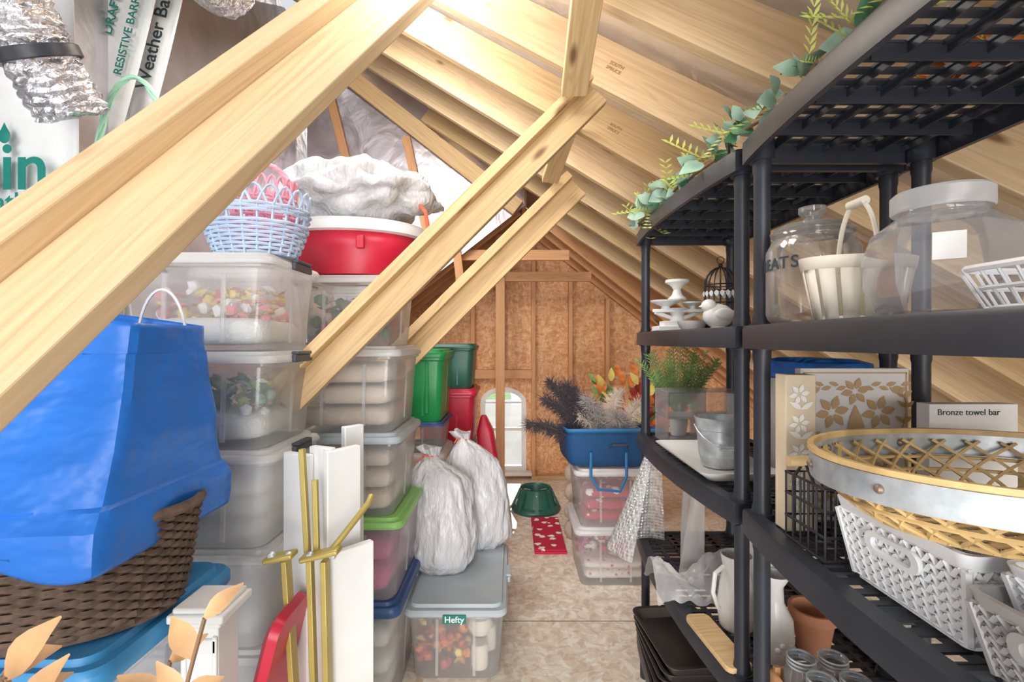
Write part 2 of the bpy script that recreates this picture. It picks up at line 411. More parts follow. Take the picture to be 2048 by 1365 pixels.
g=G(); g.box((-1,25,-2.98),(24,22,.04)); g.make('driveway',CONC,label='pale concrete driveway on the lawn outside',cat='driveway',kind='structure')
# rafters, right slope (run at a slant across the slope)
nrm=Vector((.78,0,1)).normalized(); RH=.185; SK=.40
k=0; yc=-.1
while yc<5.2:
    x0=max(XL+.1,(yc-3.98)/SK); x1=3.2
    p=Vector((x0,yc-SK*x0,roofR(x0)))+nrm*(RH/2); q=Vector((x1,yc-SK*x1,roofR(x1)))+nrm*(RH/2)
    r_=beam('rafter',p,q,.042,RH,PINEB if (k%3) else PINE,up=nrm,label='wide pine roof rafter against foil sheathing',cat='rafter',group='roof rafters')
    if k in (5,6):
        d=(q-p); lx=lambda xw: ((xw-(p.x+q.x)/2)/d.x)*d.length
        for dz,ts in ((.012,'SOUTH'),(-.010,'SPRUCE')): text(ts,.019,INKS,r_,(lx(.40+.08*(k-5)),-.0215,dz),(PI/2,0,0),'stamp_lettering')
    k+=1; yc+=.42
for y in (4.3,4.6,4.93):
    p=Vector((.15,y,roofR(.15)))+nrm*.09; q=Vector((3.2,y,roofR(3.2)))+nrm*.09
    beam('rafter',p,q,.042,.18,PINEO,up=nrm,label='orange pine rafter over the arched window gable',cat='rafter',group='gable rafters')
    n2=Vector((-.78,0,1)).normalized()
    p=Vector((.08,y,roofL(.08)))+n2*.09; q=Vector((XL+.1,y,roofL(XL+.1)))+n2*.09
    beam('rafter',p,q,.042,.18,PINEO,up=n2,label='orange pine rafter over the arched window gable',cat='rafter',group='gable rafters')
beam('ridge_board',(.108,4.14,2.70),(.108,4.98,2.70),.03,.2,PINEO,label='orange pine ridge board at the gable peak',cat='ridge board')
p=Vector((-1.7,YM-.05,roofR(-1.7)-.08)); q=Vector((.05,YM-.05,roofR(.05)-.08))
beam('valley_board',p,q,.04,.14,PINE,up=nrm,label='long pine valley board along the foil wall',cat='valley board')
for (u0,v0,u1,v1) in ((655,170,705,330),(812,275,858,445),(905,430,925,560)):
    beam('wall_stud',at(u0,v0,YM-.03),at(u1,v1+40,YM-.03),.04,.07,PINEO,up=(1,0,0),label='orange pine stud on the foil gable wall',cat='stud',group='gable wall studs')
def stud(x,z0,z1,y=YF-.05,w=.04): beam('wall_stud',(x,y,z0),(x,y,z1),.09,w,PINEO,up=(1,0,0),label='orange pine stud against the strand board wall',cat='stud',group='far wall studs')
for x in (-.78,-.40,.22,.60,.98): stud(x,.0,top(x)-.30)
for x in (-.09,): stud(x,1.10,top(x)-.30)
beam('window_header',(-.38,YF-.05,1.08),(.20,YF-.05,1.08),.09,.09,PINEO,label='orange pine header above the arched window',cat='header')
beam('sill_plate',(-1.7,YF-.06,.02),(-.38,YF-.06,.02),.09,.038,PINE,label='pine sill plate at the foot of the wall',cat='sill plate')
beam('sill_plate',(.20,YF-.06,.02),(3.0,YF-.06,.02),.09,.038,PINE,label='pine sill plate at the foot of the wall',cat='sill plate')
beam('support_post',(-.11,4.5,0),(-.11,4.5,2.42),.04,.085,PINEO,up=(1,0,0),label='slim pine support post before the arched window',cat='post')
beam('collar_tie',(-.55,4.55,2.03),(.75,4.55,2.03),.04,.09,PINEO,label='orange pine collar tie across the gable',cat='collar tie',group='collar ties')
beam('collar_tie',(-.45,4.2,2.17),(.5,4.2,2.17),.04,.09,PINEO,label='orange pine collar tie across the gable',cat='collar tie',group='collar ties')
def brace(p,q,web,fl,fd,mats,label):
    p=Vector(p);q=Vector(q);d=(q-p).normalized()
    toward=Vector((0,-1,0)); toward=(toward-d*toward.dot(d)).normalized()
    upv=d.cross(toward); 
    if upv.z<0: upv=-upv
    r=thing('roof_brace',label,'brace',p,group='diagonal braces')
    beam('web_board',p,q,.038,web,mats[0],up=upv,parent=r)
    s=upv*(web/2+fl/2)+toward*(fd/2-.019)
    beam('flange_board',p+s,q+s,fd,fl,mats[1],up=upv,parent=r)
p0=Vector((-.555,.52,1.405)); q0=Vector((-.30,1.05,2.12)); d0=q0-p0
brace(p0-d0*1.93,p0+d0*1.72,.105,.04,.075,(PINEB,PINEB),'thick pale pine diagonal brace crossing beside the aisle')
a_=at(575,812,1.58); b_=at(1180,207,1.82); d_=b_-a_
brace(a_,b_+d_*.03,.085,.035,.085,(PINE,PINE),'pine diagonal brace running up over the stacked bins')
a_=at(820,712,2.62); b_=at(1150,382,2.72); d_=b_-a_
brace(a_-d_*.2,b_+d_*.02,.115,.045,.085,(PINE,PINE),'layered pine diagonal brace further down the attic')
a_=at(900,640,3.4); b_=at(1075,465,3.45); brace(a_,b_,.08,.035,.08,(PINEO,PINE),'short pine diagonal brace beside the arched window gable')
beam('purlin_strut',at(1148,185,1.70),at(1195,-160,1.20),.04,.09,PINE,up=(1,0,0),label='short pine strut fixed under the rafters',cat='strut',group='purlin struts')
beam('purlin_strut',at(1100,360,2.62),at(1140,240,2.20),.04,.09,PINE,up=(1,0,0),label='short pine strut fixed under the rafters',cat='strut',group='purlin struts')
# ------------------------------------------------------------ house wrap & ducts
wr_=thing('house_wrap_sheet','white printed house wrap sheet hanging over the framing','house wrap',at(60,450,1.45))
g=G(); 
def fn(u,v):
    return Vector((-.24+u*.37, .02*math.sin(u*7+v*3)+.015*noise.noise(Vector((u*4,v*4,1))), -.09+v*.95))
g.grid(fn,16,24); g.make('sheet',WRAPW,wr_,solid=.003)
text('Rain',.20,INKG,wr_,(.100,-.045,.155),(PI/2,0,0),align='RIGHT')
text('Breath',.075,INKG,wr_,(.035,-.045,.055),(PI/2,0,0),align='RIGHT')
g=G(); g.ball((-.03,-.045,.25),(.018,.004,.022),10,8); g.add([(-.046,-.045,.257),(-.014,-.045,.257),(-.03,-.045,.29)],[(0,1,2)]); g.make('drop_emblem',INKG,wr_)
TV=Matrix(((0,-1,0),(0,0,-1),(1,0,0))).to_euler()
for (u,v,d,wd,strs) in ((243,10,2.1,.27,(('WALL BRACING',.058,-.085,-.07),('DRAFT STOP',.058,-.01,.02),('RESISTIVE BARRIER',.05,.075,-.10))),(322,60,2.2,.12,(('Weather Barrier',.085,.0,.0),))):
    s_=thing('house_wrap_strip','narrow white printed house wrap strip with vertical lettering','house wrap',at(u,v,d),rot=(0,math.radians(14),0),group='house wrap strips')
    g=G(); g.grid(lambda a,b:Vector((-wd/2+wd*a,.008*math.sin(a*6+b*5),-.6+1.2*b)),8,16); g.make('sheet',WRAPW,s_,solid=.003)
    for tt,sz,off,dz in strs: text(tt,sz,INKG if 'Wea' not in tt else INKD,s_,(off,-.02,dz),TV)
def duct(pts,r,label,bands=()):
    t=thing('foil_duct',label,'duct',pts[0],group='foil ducts')
    P=[Vector(p)-Vector(pts[0]) for p in pts]
    path=[]; n=len(P)
    for i in range(n-1):
        a0=P[max(i-1,0)];a1=P[i];a2=P[i+1];a3=P[min(i+2,n-1)]
        for q in range(14):
            u=q/14; path.append(.5*((2*a1)+(a2-a0)*u+(2*a0-5*a1+4*a2-a3)*u*u+(3*a1-a0-3*a2+a3)*u**3))
    path.append(P[-1])
    g=G(); g.tube(path,[r*(1+(.05 if i%2 else -.04))*(1 if 0<i<len(path)-1 else .85) for i in range(len(path))],40)
    for i,vv in enumerate(g.v):
        k=noise.noise(vv*16)*.12*r+noise.noise(vv*45)*.06*r; g.v[i]=vv+Vector((k,k,-k))
    g.make('duct_sleeve',DUCTF,t,ang=50)
    for b in bands:
        i=int(b*(len(path)-1)); d=(path[min(i+1,len(path)-1)]-path[max(i-1,0)]).normalized()
        g=G(); g.tube([path[i]-d*.014,path[i]-d*.012,path[i]+d*.012,path[i]+d*.014],[r*1.09,r*1.13,r*1.13,r*1.09],40,cap=False); g.make('duct_strap',BLACK,t,solid=.004)
duct([at(-60,-200,1.15),at(15,-20,1.2),at(75,110,1.26),at(150,235,1.34)],.083,'silver foil flexible duct with a black strap',(.68,))
duct([at(270,-280,1.8),at(365,-120,1.75),at(415,-50,1.7),at(450,-25,1.9)],.095,'wide silver foil duct under the rafters',(.55,))
# ------------------------------------------------------------ bins
def bin_(loc,w,l,h,body,lid,label,latch=None,rot=0,group=None,name='storage_bin'):
    t=thing(name,label,'storage bin',loc,(0,0,rot),group)
    g=G(); r=.04
    R=[rr(w*.80,l*.82,r,0.0),rr(w*.84,l*.85,r,.012),rr(w*.88,l*.89,r,h*.5),rr(w*.92,l*.925,r,h*.84),rr(w*.965,l*.965,r,h*.855),rr(w*.965,l*.965,r,h*.90)]
    g.loft(R,True,False)
    for sx in (-.18,.18):
        g.box((sx*w,-l*.443,h*.44),(.012,.006,h*.7),Matrix.Rotation(-.05,3,'X'))
    g.box((w*.435,0,h*.44),(.006,.012,h*.7),Matrix.Rotation(.05,3,'Y'))
    g.make('bin_body',body,t)
    g=G(); g.loft([rr(w*.99,l*.99,r,h*.885),rr(w,l,r,h*.90),rr(w,l,r,h-.022),rr(w*.975,l*.975,r,h-.012),rr(w*.91,l*.91,r,h-.012),rr(w*.89,l*.89,r*.9,h),rr(w*.6,l*.6,r*.8,h),],False,True)
    g.make('bin_lid',lid,t)
    if latch:
        for sx in (-1,1):
            g=G(); g.box((sx*(w/2+.005),0,h-.022),(.014,.12,.024)); g.box((sx*(w/2+.004),0,h-.006),(.024,.10,.010)); g.make('bin_latch',latch,t,bevel=.004)
    return t
def blanket(loc,w,l,h,n,mat,label):
    g=G(); hh=h/n
    for i in range(n):
        z=hh*i; ww=w*(1-.06*random.random()); 
        g.loft([rr(ww*.93,l*.93,.03,z),rr(ww,l,.04,z+hh*.3),rr(ww,l,.04,z+hh*.7),rr(ww*.94,l*.94,.03,z+hh*.97)])
    for i,vv in enumerate(g.v): g.v[i]=vv+Vector((1,1,.5))*.008*noise.noise(vv*12+Vector(loc))
    g.make('folded_blanket',mat,loc=loc,label=label,cat='blanket',sub=1)
def bunch(name,loc,sz,mats,label,n=160,ll=.05,cat='artificial flowers',ball=True):
    g=G()
    for i in range(n):
        p=Vector((random.uniform(-.5,.5)*sz[0],random.uniform(-.5,.5)*sz[1],random.uniform(.12,.95)*sz[2]))
        g.mi=random.randrange(len(mats)); d=Vector((random.uniform(-1,1),random.uniform(-1,1),random.uniform(-.1,.6)))
        if ball and i%4==0: g.ball(p,ll*.42,8,6,.5,5)
        else: g.leaf(p-d.normalized()*ll*.5,d,(random.uniform(-1,1),random.uniform(-1,1),1),ll,ll*.5,.2,3)
    return g.make(name,mats,loc=loc,label=label,cat=cat,kind='stuff')
hs=.278
conts={5:(YEL,PINKF,YEL,WHITE,PINKF),4:(LEAFG,LEAFC,LEAFY,WHITE),2:(LEAFG,LEAFC,WHITE)}
for k in range(6):
    bin_((-.89,1.50,hs*k),.46,.36,hs,CLEAR if k>3 else FROST,CLEARLID,'clear latching storage bin in the tall stack beside the brace',LATCH,group='clear bins stacked by the brace')
    if k in conts: 
        bunch('artificial_flowers',(-.89,1.50,hs*k+.07),(.31,.23,.13),list(conts[k]),'artificial flowers and greenery inside a clear bin',200,.04)
        blanket((-.89,1.50,hs*k+.015),.35,.28,.09,1,BLANKW,'folded cream linen under flowers in a clear bin')
    else: blanket((-.89,1.50,hs*k+.015),.36,.28,.18,3,BLANKW,'folded cream linen inside a clear bin')
for k in range(6):
    bin_((-1.41,1.50,hs*k),.46,.36,hs,FROST,CLEARLID,'frosted latching storage bin against the wall',LATCH,group='frosted bins against the wall')
zB=[0,.43,.75,1.07,1.40,1.67]
specB=[(CLEAR,NAVY,'clear tote with a navy lid at the bottom of the stack',None),(CLEAR,LIME,'clear tote with a lime green lid',None),(CLEAR,GREYLID,'clear tote holding blankets with a grey lid',None),(CLEAR,CLEARLID,'wide clear tote of oatmeal blankets',None),(CLEAR,CLEARLID,'clear tote of dark greenery under the red tub',LATCH)]
for k in range(5):
    bo,li,lb,la=specB[k]; h=zB[k+1]-zB[k]
    w=.44 if k!=4 else .40
    if k==1: w=.46
    bin_((-.64,2.02,zB[k]),w,.46,h,bo,li,lb,la)
    if k in (2,3): blanket((-.64,2.02,zB[k]+.015),.35,.38,h*.76,3,BLANK,'folded oatmeal blankets inside a clear tote')
    if k==1: blanket((-.64,2.02,zB[k]+.015),.34,.37,h*.72,2,PURP,'magenta fabric folded inside a clear tote')
    if k==0: blanket((-.64,2.02,zB[k]+.015),.34,.37,h*.72,3,BLANKW,'cream fabric folded inside a clear tote')
    if k==4: bunch('artificial_greenery',(-.64,2.02,zB[k]+.02),(.30,.32,.18),[LEAFD,LEAFD,RED,LEAFG],'dark green garland inside a clear tote',220,.05,'garland')
t=thing('party_tub','red oval plastic tub with a white rim on the stacked totes','tub',(-.665,2.02,1.67))
g=G(); g.lathe([(.20,0),(.235,.01),(.27,.10),(.285,.17)],40,cap1=False,sy=.8); g.make('tub_body',RED,t,solid=.004)
g=G(); g.lathe([(.285,.165),(.31,.17),(.315,.20),(.30,.215),(.20,.23),(.0,.235)],40,cap0=False,cap1=False,sy=.8); g.make('tub_lid',WHITEP,t)
g=G(); g.box((.10,-.232,.12),(.03,.02,.05)); g.make('tub_latch',RED,t,bevel=.004)
def sack(loc,rx,ry,h,label,lean=(0,0),group=None,seed=0,neck=.20):
    t=thing('trash_bag',label,'trash bag',loc,group=group)
    g=G(); nz=40; n=72; rings=[]
    for i in range(nz+1):
        u=i/nz
        if u<.12: r=.70+.32*math.sin(u/.12*PI/2)
        elif u<.72: r=1.02+.07*math.sin((u-.12)/.60*PI)-.06*(u-.12)
        elif u<.93: r=.985-(.985-neck)*((u-.72)/.21)**1.25
        else: r=neck+.4*(u-.93)/.07*neck*2
        ring=[]
        for j in range(n):
            b=2*PI*j/n
            wv=1+.16*noise.noise(Vector((math.cos(b)*1.5,math.sin(b)*1.5,u*2.6+seed)))+.07*noise.noise(Vector((math.cos(b)*5,math.sin(b)*5,u*9+seed)))+(.02+.14*max(0,u-.55))*math.sin(b*13+seed+5*u)*(.5+noise.noise(Vector((math.cos(b)*3,math.sin(b)*3,u*2+seed))))
            if u>.93: wv+=.25*math.sin(b*7)
            bend=math.sin(u*2.2)*.035
            ring.append(Vector((rx*r*wv*math.cos(b)+lean[0]*u*u+bend,ry*r*wv*math.sin(b)+lean[1]*u*u,h*u+(.03*noise.noise(Vector((math.cos(b),math.sin(b),u*4+seed))) if i>0 else 0))))
        rings.append(ring)
    g.loft(rings,True,True); g.make('bag_body',BAGW,t,ang=70)
    g=G(); zc=h*.93; cx,cy=lean[0]*.865+.030,lean[1]*.865
    g.tube([(cx+rx*neck*1.05*math.cos(a),cy+ry*neck*1.05*math.sin(a),zc) for a in [2*PI*i/16 for i in range(16)]],.004,6,True)
    g.tube([(cx,cy-ry*neck,zc),(cx-.03,cy-ry*neck-.02,zc+.01),(cx-.045,cy-ry*neck-.02,zc-.015)],.004)
    g.make('drawstring',REDTIE,t)
t=thing('trash_bag','white plastic trash bag slumped over the red tub','trash bag',(-.64,2.02,1.905))
g=G(); g.ball((0,0,.11),(.31,.24,.125),80,44,.30,2.4)
for i,vv in enumerate(g.v):
    a=math.atan2(vv.y,vv.x-.25); g.v[i]=Vector((vv.x,vv.y,max(0,vv.z*(1+.06*math.sin(a*19))+.016*noise.noise(vv*22)+.02*abs(noise.noise(vv*9)))))
g.make('bag_body',BAGW,t,ang=80)
g=G(); g.tube([(.27,-.10,.06),(.30,-.13,.02),(.31,-.12,-.04)],.008); g.make('drawstring',REDTIE,t)
bin_((-.59,2.98,0),.40,.46,.42,CLEAR,GREYLID,'clear tote with a grey lid at the foot of the stack')
bin_((-.59,2.98,.42),.40,.46,.35,CLEAR,CLEARLID,'clear tote in the stack beside the trash bags')
bin_((-.59,2.98,.77),.40,.46,.18,CLEAR,NAVY,'shallow clear tote with a navy lid')
t=bin_((-.59,2.98,.95),.42,.48,.42,GREEN,GREEN,'tall bright green plastic storage tote')
g=G()
for sx in (-.1,0,.1): g.box((sx,-.215,.2),(.02,.02,.30))
g.make('tote_rib',GREEN,t,bevel=.004)
bin_((-.47,3.60,0),.40,.46,.36,CLEAR,CLEARLID,'clear tote under the red tote')
bin_((-.47,3.60,.36),.40,.46,.33,CLEAR,GREYLID,'clear tote with a grey lid under the red tote')
bin_((-.47,3.60,.69),.44,.48,.39,RED,RED,'red plastic storage tote with ribbed lid')
bin_((-.46,3.60,1.08),.40,.44,.32,DGREEN,DGREEN,'dark green plastic storage tote on the red one')
t=thing('wrapping_paper_bag','long red wrapping paper bag leaning on the totes','gift wrap bag',(-.11,3.60,0))
g=G(); g.loft([rr(.16,.22,.03,0),rr(.17,.22,.03,.3),rr(.12,.18,.03,.75),rr(.04,.08,.015,.86)])
for i,vv in enumerate(g.v): g.v[i]=vv+Vector((-.12*vv.z,0,0))
g.make('bag_body',RED,t)
g=G(); g.loft([rr(.03,.24,.01,0,c=(.10,0)),rr(.03,.24,.01,.35,c=(.09,0)),rr(.03,.15,.01,.72,c=(.02,0))])
for i,vv in enumerate(g.v): g.v[i]=vv+Vector((-.12*vv.z,0,0))
g.make('white_trim',BAGW,t)
t=bin_((-.235,2.30,0),.43,.68,.325,CLEAR,GREYLID,'clear tote with grey lid holding autumn decorations',GREYLID)
g=G(); g.box((0,-.344,.285),(.095,.008,.035)); g.make('brand_label',INKG,t,bevel=.003)
text('Hefty',.036,INKW,t,(0,-.3495,.285),(PI/2,0,0))
bunch('autumn_leaves',(-.30,2.13,.03),(.22,.20,.17),[LEAFO,LEAFR,YEL,LEAFO],'orange autumn leaves inside the clear tote',180,.045,'artificial leaves')
for i,(x,y,z) in enumerate(((-.14,2.07,.02),(-.11,2.20,.02),(-.14,2.10,.14),(-.19,2.32,.02))):
    g=G(); 
    if i<2: g.lathe([(.035,0),(.037,.01),(.037,.09),(.03,.10),(0,.10)],20)
    else: g.lathe([(.01,0),(.04,.01),(.055,.04),(.045,.075),(.012,.085),(.006,.11),(0,.11)],20)
    g.make('pillar_candle' if i<2 else 'decorative_pumpkin',CREAM if i<3 else CERAM,loc=(x,y,z),label='cream pillar candle inside the clear tote' if i<2 else 'small cream pumpkin inside the clear tote',cat='candle' if i<2 else 'pumpkin')
sack((-.345,2.33,.327),.155,.135,.57,'full white trash bag tied with red drawstring on the grey lid',(-.10,.04),seed=2)
sack((-.165,2.58,.327),.145,.11,.60,'full white trash bag slumped behind another on the grey lid',(-.15,.05),seed=5)
# ------------------------------------------------------------ wicker
def wicker(g,rx,ry,h,z0,rows,stakes,r,flare=1.25,amp=.006,n=None):
    n=n or stakes*5
    for i in range(rows):
        u=i/(rows-1); f=1/flare+(1-1/flare)*u**.8
        g.tube([((rx*f+amp*math.cos(stakes*b+PI*i))*math.cos(b),(ry*f+amp*math.cos(stakes*b+PI*i))*math.sin(b),z0+h*u) for b in [2*PI*j/n for j in range(n)]],r,5,True)
def stakes_(g,rx,ry,h,z0,k,r,flare=1.25,loop=0):
    for j in range(k):
        b=2*PI*j/k; pts=[]
        for i in range(5):
            u=i/4; f=1/flare+(1-1/flare)*u**.8; pts.append(((rx*f)*math.cos(b),(ry*f)*math.sin(b),z0+h*u))
        g.tube(pts,r,5)
        if loop:
            b2=2*PI*(j+1.6)/k
            g.tube([(rx*(1+.03*math.sin(PI*q))*math.cos(b+(b2-b)*q),ry*(1+.03*math.sin(PI*q))*math.sin(b+(b2-b)*q),z0+h+loop*math.sin(PI*q)) for q in [i/6 for i in range(7)]],r,5)
def basket(name,loc,rx,ry,h,mat,label,handle=.2,group=None,rot=0):
    t=thing(name,label,'basket',loc,(0,0,rot),group)
    g=G(); wicker(g,rx,ry,h*.45,.005,9,11,.0045,1.3,.004)
    wicker(g,rx*1.04,ry*1.04,h*.10,h*.62,3,11,.0045,1.02,.004)
    stakes_(g,rx*1.03,ry*1.03,h*.72,0,22,.004,1.34,h*.28)
    g.lathe([(rx/1.35,0),(rx/1.35,.006)],24,sy=ry/rx); g.make('basket_body',mat,t)
    if handle:
        g=G()
        for k in range(3):
            g.tube([(rx*.98*math.cos(PI*q)+.006*math.sin(q*30+k*2.1),.006*math.cos(q*30+k*2.1),h*.7+handle*math.sin(PI*q)) for q in [i/40 for i in range(41)]],.005,5)
        g.make('handle',mat,t)
    return t
basket('easter_basket',(-.775,1.46,1.673),.145,.125,.19,BLUEW,'pastel blue woven easter basket on a clear bin',.0)
basket('easter_basket',(-.765,1.48,1.690),.09,.08,.22,PINKW,'pink woven easter basket nested in the blue one',.12)
basket('easter_basket',(-1.18,1.50,1.673),.105,.10,.26,MINTW,'mint green woven easter basket with tall handle',.39,rot=.3)
BC=Vector((-1.01,1.00,.865))
t=thing('wicker_basket','large dark brown woven oval basket holding the blue bag','basket',BC)
g=G(); wicker(g,.335,.19,.20,.012,24,30,.0062,1.12,.006); g.lathe([(.30,0),(.30,.012)],36,sy=.58)
g.lathe([(.292,.01),(.325,.205)],48,cap0=False,cap1=False,sy=.565)
g.tube([(.340*math.cos(b),.195*math.sin(b),.215) for b in [2*PI*i/60 for i in range(60)]],.011,6,True); g.make('basket_body',BROWN,t)
for k in range(2):
    bin_((-.97,1.03,.43*k),.52,.42,.43,CLEAR,BLUEP,'clear tote with a bright blue lid under the wicker basket',None,group='blue lidded totes')
t=thing('shopping_bag','large bright blue plastic shopping bag draped over a wicker basket','bag',BC+Vector((-.005,-.01,.0)))
g=G(); rings=[]
prof=[(.165,.645,.400),(.20,.655,.410),(.235,.66,.410),(.27,.65,.37),(.36,.640,.30),(.47,.635,.255),(.56,.63,.23),(.615,.63,.215)]
for (z,w,l) in prof:
    ring=rr(w,l,.02,z,2); dense=[]
    for i in range(12):
        a=ring[i]; b=ring[(i+1)%12]; k={2:28,8:28,5:12,11:12}.get(i,1)
        for q in range(k): dense.append(a.lerp(b,q/k))
    rings.append(dense)
N=len(rings[0]); full=[]
for i in range(len(rings)-1):
    for q in range(6): full.append([rings[i][j].lerp(rings[i+1][j],q/6) for j in range(N)])
full.append([p.copy() for p in rings[-1]])
def crease(p):
    # folded-sheet look: flat facets meeting in sharp diagonal ridges
    k=0
    for (ax,az,off,fr,am) in ((1,.55,.1,5.2,.017),(-.6,1,.3,4.1,.014),(.3,1,.0,8.7,.006),(1,-.9,.7,9.5,.005)):
        s=(p.x*ax+p.z*az+off+.05*noise.noise(p*3))*fr; k+=am*(abs((s%2)-1)-.5)
    return k
for r_ in full:
    for j,p in enumerate(r_):
        k=crease(p)*(1.15 if p.z>.27 else .5); d=Vector((p.x*.3,p.y*1.0,0)).normalized()
        p+=d*k
        if p.z>.54: p.z+=.012*math.sin(p.x*9+1)-.045*(p.x+.1)
        if p.z<.20: p.z+=.02*math.sin(p.x*17)+.03*(p.x)
        r_[j]=p
g.loft(full,False,False); g.make('bag_body',BLUEBAG,t,solid=.002,ang=24)
g=G(); g.tube([(.235+.055*math.cos(PI*q),.08,.54+.13*math.sin(PI*q)) for q in [i/16 for i in range(17)]],.003,6); g.make('cord_handle',WHITEP,t,label='white cord handle')
g=G(); g.ball((0,0,.42),(.26,.08,.15),20,10,.3,3); g.make('bag_filling',BLANKW,t)
t=thing('leaf_branch_vase','tan artificial eucalyptus branches in a tall cream floor vase','vase',(-.50,.60,0))
g=G(); g.lathe([(.06,0),(.075,.02),(.085,.25),(.055,.5),(.04,.6),(.05,.64),(.04,.64),(.035,.6),(.045,.4)],24,cap1=False); g.make('vase_body',CREAM,t)
g=G(); gl=G()
for (e,n_,s0) in ((Vector((-.17,.03,.98)),8,1.05),(Vector((-.10,-.03,1.02)),8,1.05),(Vector((.09,.04,1.05)),6,.8),(Vector((.03,.06,.98)),6,.75),(Vector((-.03,-.02,.97)),8,.95),(Vector((.12,.0,.97)),6,.7)):
    st=Vector((0,0,.5)); pts=[st.lerp(e,q/8)+Vector((0,0,.05*math.sin(PI*q/8))) for q in range(9)]; g.tube(pts,.003,5)
    for k in range(n_):
        q=.6+.4*k/(n_-1); p=pts[min(8,int(q*8))]; sd=1 if k%2 else -1
        d=(e-st).normalized()*.6+Vector((sd*random.uniform(.5,1),random.uniform(-.5,.2),random.uniform(-.2,.4)))
        gl.leaf(p,d,(random.uniform(-.8,.8),-1,.9),random.uniform(.065,.09)*s0,random.uniform(.030,.042)*s0,.25,6)
g.make('stem',STEM,t); gl.make('leaves',LEAFT,t)
# folded table white / brass
O=Vector((-.48,1.30,0))
t=thing('folding_table','folded white table with chunky brass legs standing by the totes','folding table',O)
def rel(u,v,d): return at(u,v,d)-O
def panel(name,u0,v0,d0,u1,d1,zb,th=.022):
    a=rel(u0,v0,d0); b=rel(u1,v0,d1); b.z=a.z; g=G(); w=(b-a)
    n_=Vector((-w.y,w.x,0)).normalized()*th
    vs=[(a.x,a.y,zb),(b.x,b.y,zb),(b.x+n_.x,b.y+n_.y,zb),(a.x+n_.x,a.y+n_.y,zb)]
    g.add(vs+[(x,y,a.z) for x,y,z in vs],[(0,3,2,1),(4,5,6,7),(0,1,5,4),(1,2,6,5),(2,3,7,6),(3,0,4,7)]); g.make(name,WHITE,t,bevel=.003)
panel('side_panel',566,905,1.31,614,1.27,.08)
panel('side_panel',618,893,1.30,660,1.27,.08)
panel('top_panel',655,905,1.255,722,1.34,.08)
panel('top_panel',690,855,1.41,728,1.46,.30)
panel('top_panel',660,1112,1.21,748,1.30,.02)
for (a,b,w) in (((572,1120,1.20),(600,1560,1.18),.032),((620,1120,1.19),(634,1560,1.19),.022),((650,1120,1.18),(660,1560,1.18),.032),((604,898,1.225),(616,1120,1.20),.016),((630,960,1.215),(634,1120,1.19),.012)):
    g=G(); g.bar(rel(*a),rel(*b),.014,w,up=(0,1,0)); g.make('leg',GOLD,t,bevel=.002)
g=G(); g.tube([rel(655,1112,1.175),rel(736,1008,1.25),rel(743,992,1.27)],.008,10); g.make('cross_bar',GOLD,t)
for (u0,u1,v0,v1) in ((531,590,1120,1108),(603,680,1118,1100)):
    g=G(); g.bar(rel(u0,v0,1.172),rel(u1,v1,1.172),.014,.040,up=(0,1,0)); g.make('hinge_plate',GOLD,t,bevel=.005)
for u in (543,577,620,665):
    g=G(); c=rel(u,1112,1.163); g.T=Matrix.Translation(c)@Matrix.Rotation(PI/2,4,'X'); g.lathe([(.009,-.004),(.010,0),(.007,.006),(0,.007)],14); g.make('hinge_bolt',GALV,t)
g=G(); g.loft([rr(.78,.17,.04,0),rr(.79,.175,.04,.022),rr(.75,.15,.04,.034),rr(.72,.13,.03,.034)])
g.make('bin_lid',RED,loc=(-.625,1.185,.385),rot=(0,math.radians(-76),0),label='narrow red plastic lid leaning beside the folded table',cat='lid')
t=thing('wooden_pedestal','white painted wooden pedestal with moulded cap','pedestal',(-.645,1.03,0))
g=G(); g.box((0,0,.43),(.075,.075,.80)); g.box((0,0,.015),(.10,.10,.03)); 
for sx in (-1,1): g.box((sx*.032,-.040,.43),(.010,.008,.76))
g.box((0,-.040,.79),(.075,.008,.03)); g.make('pedestal_body',WHITE,t,bevel=.003)
g=G(); g.box((0,0,.835),(.09,.09,.015)); g.box((0,0,.852),(.115,.115,.018)); g.box((0,0,.866),(.10,.10,.012)); g.make('pedestal_cap',WHITE,t,bevel=.004)
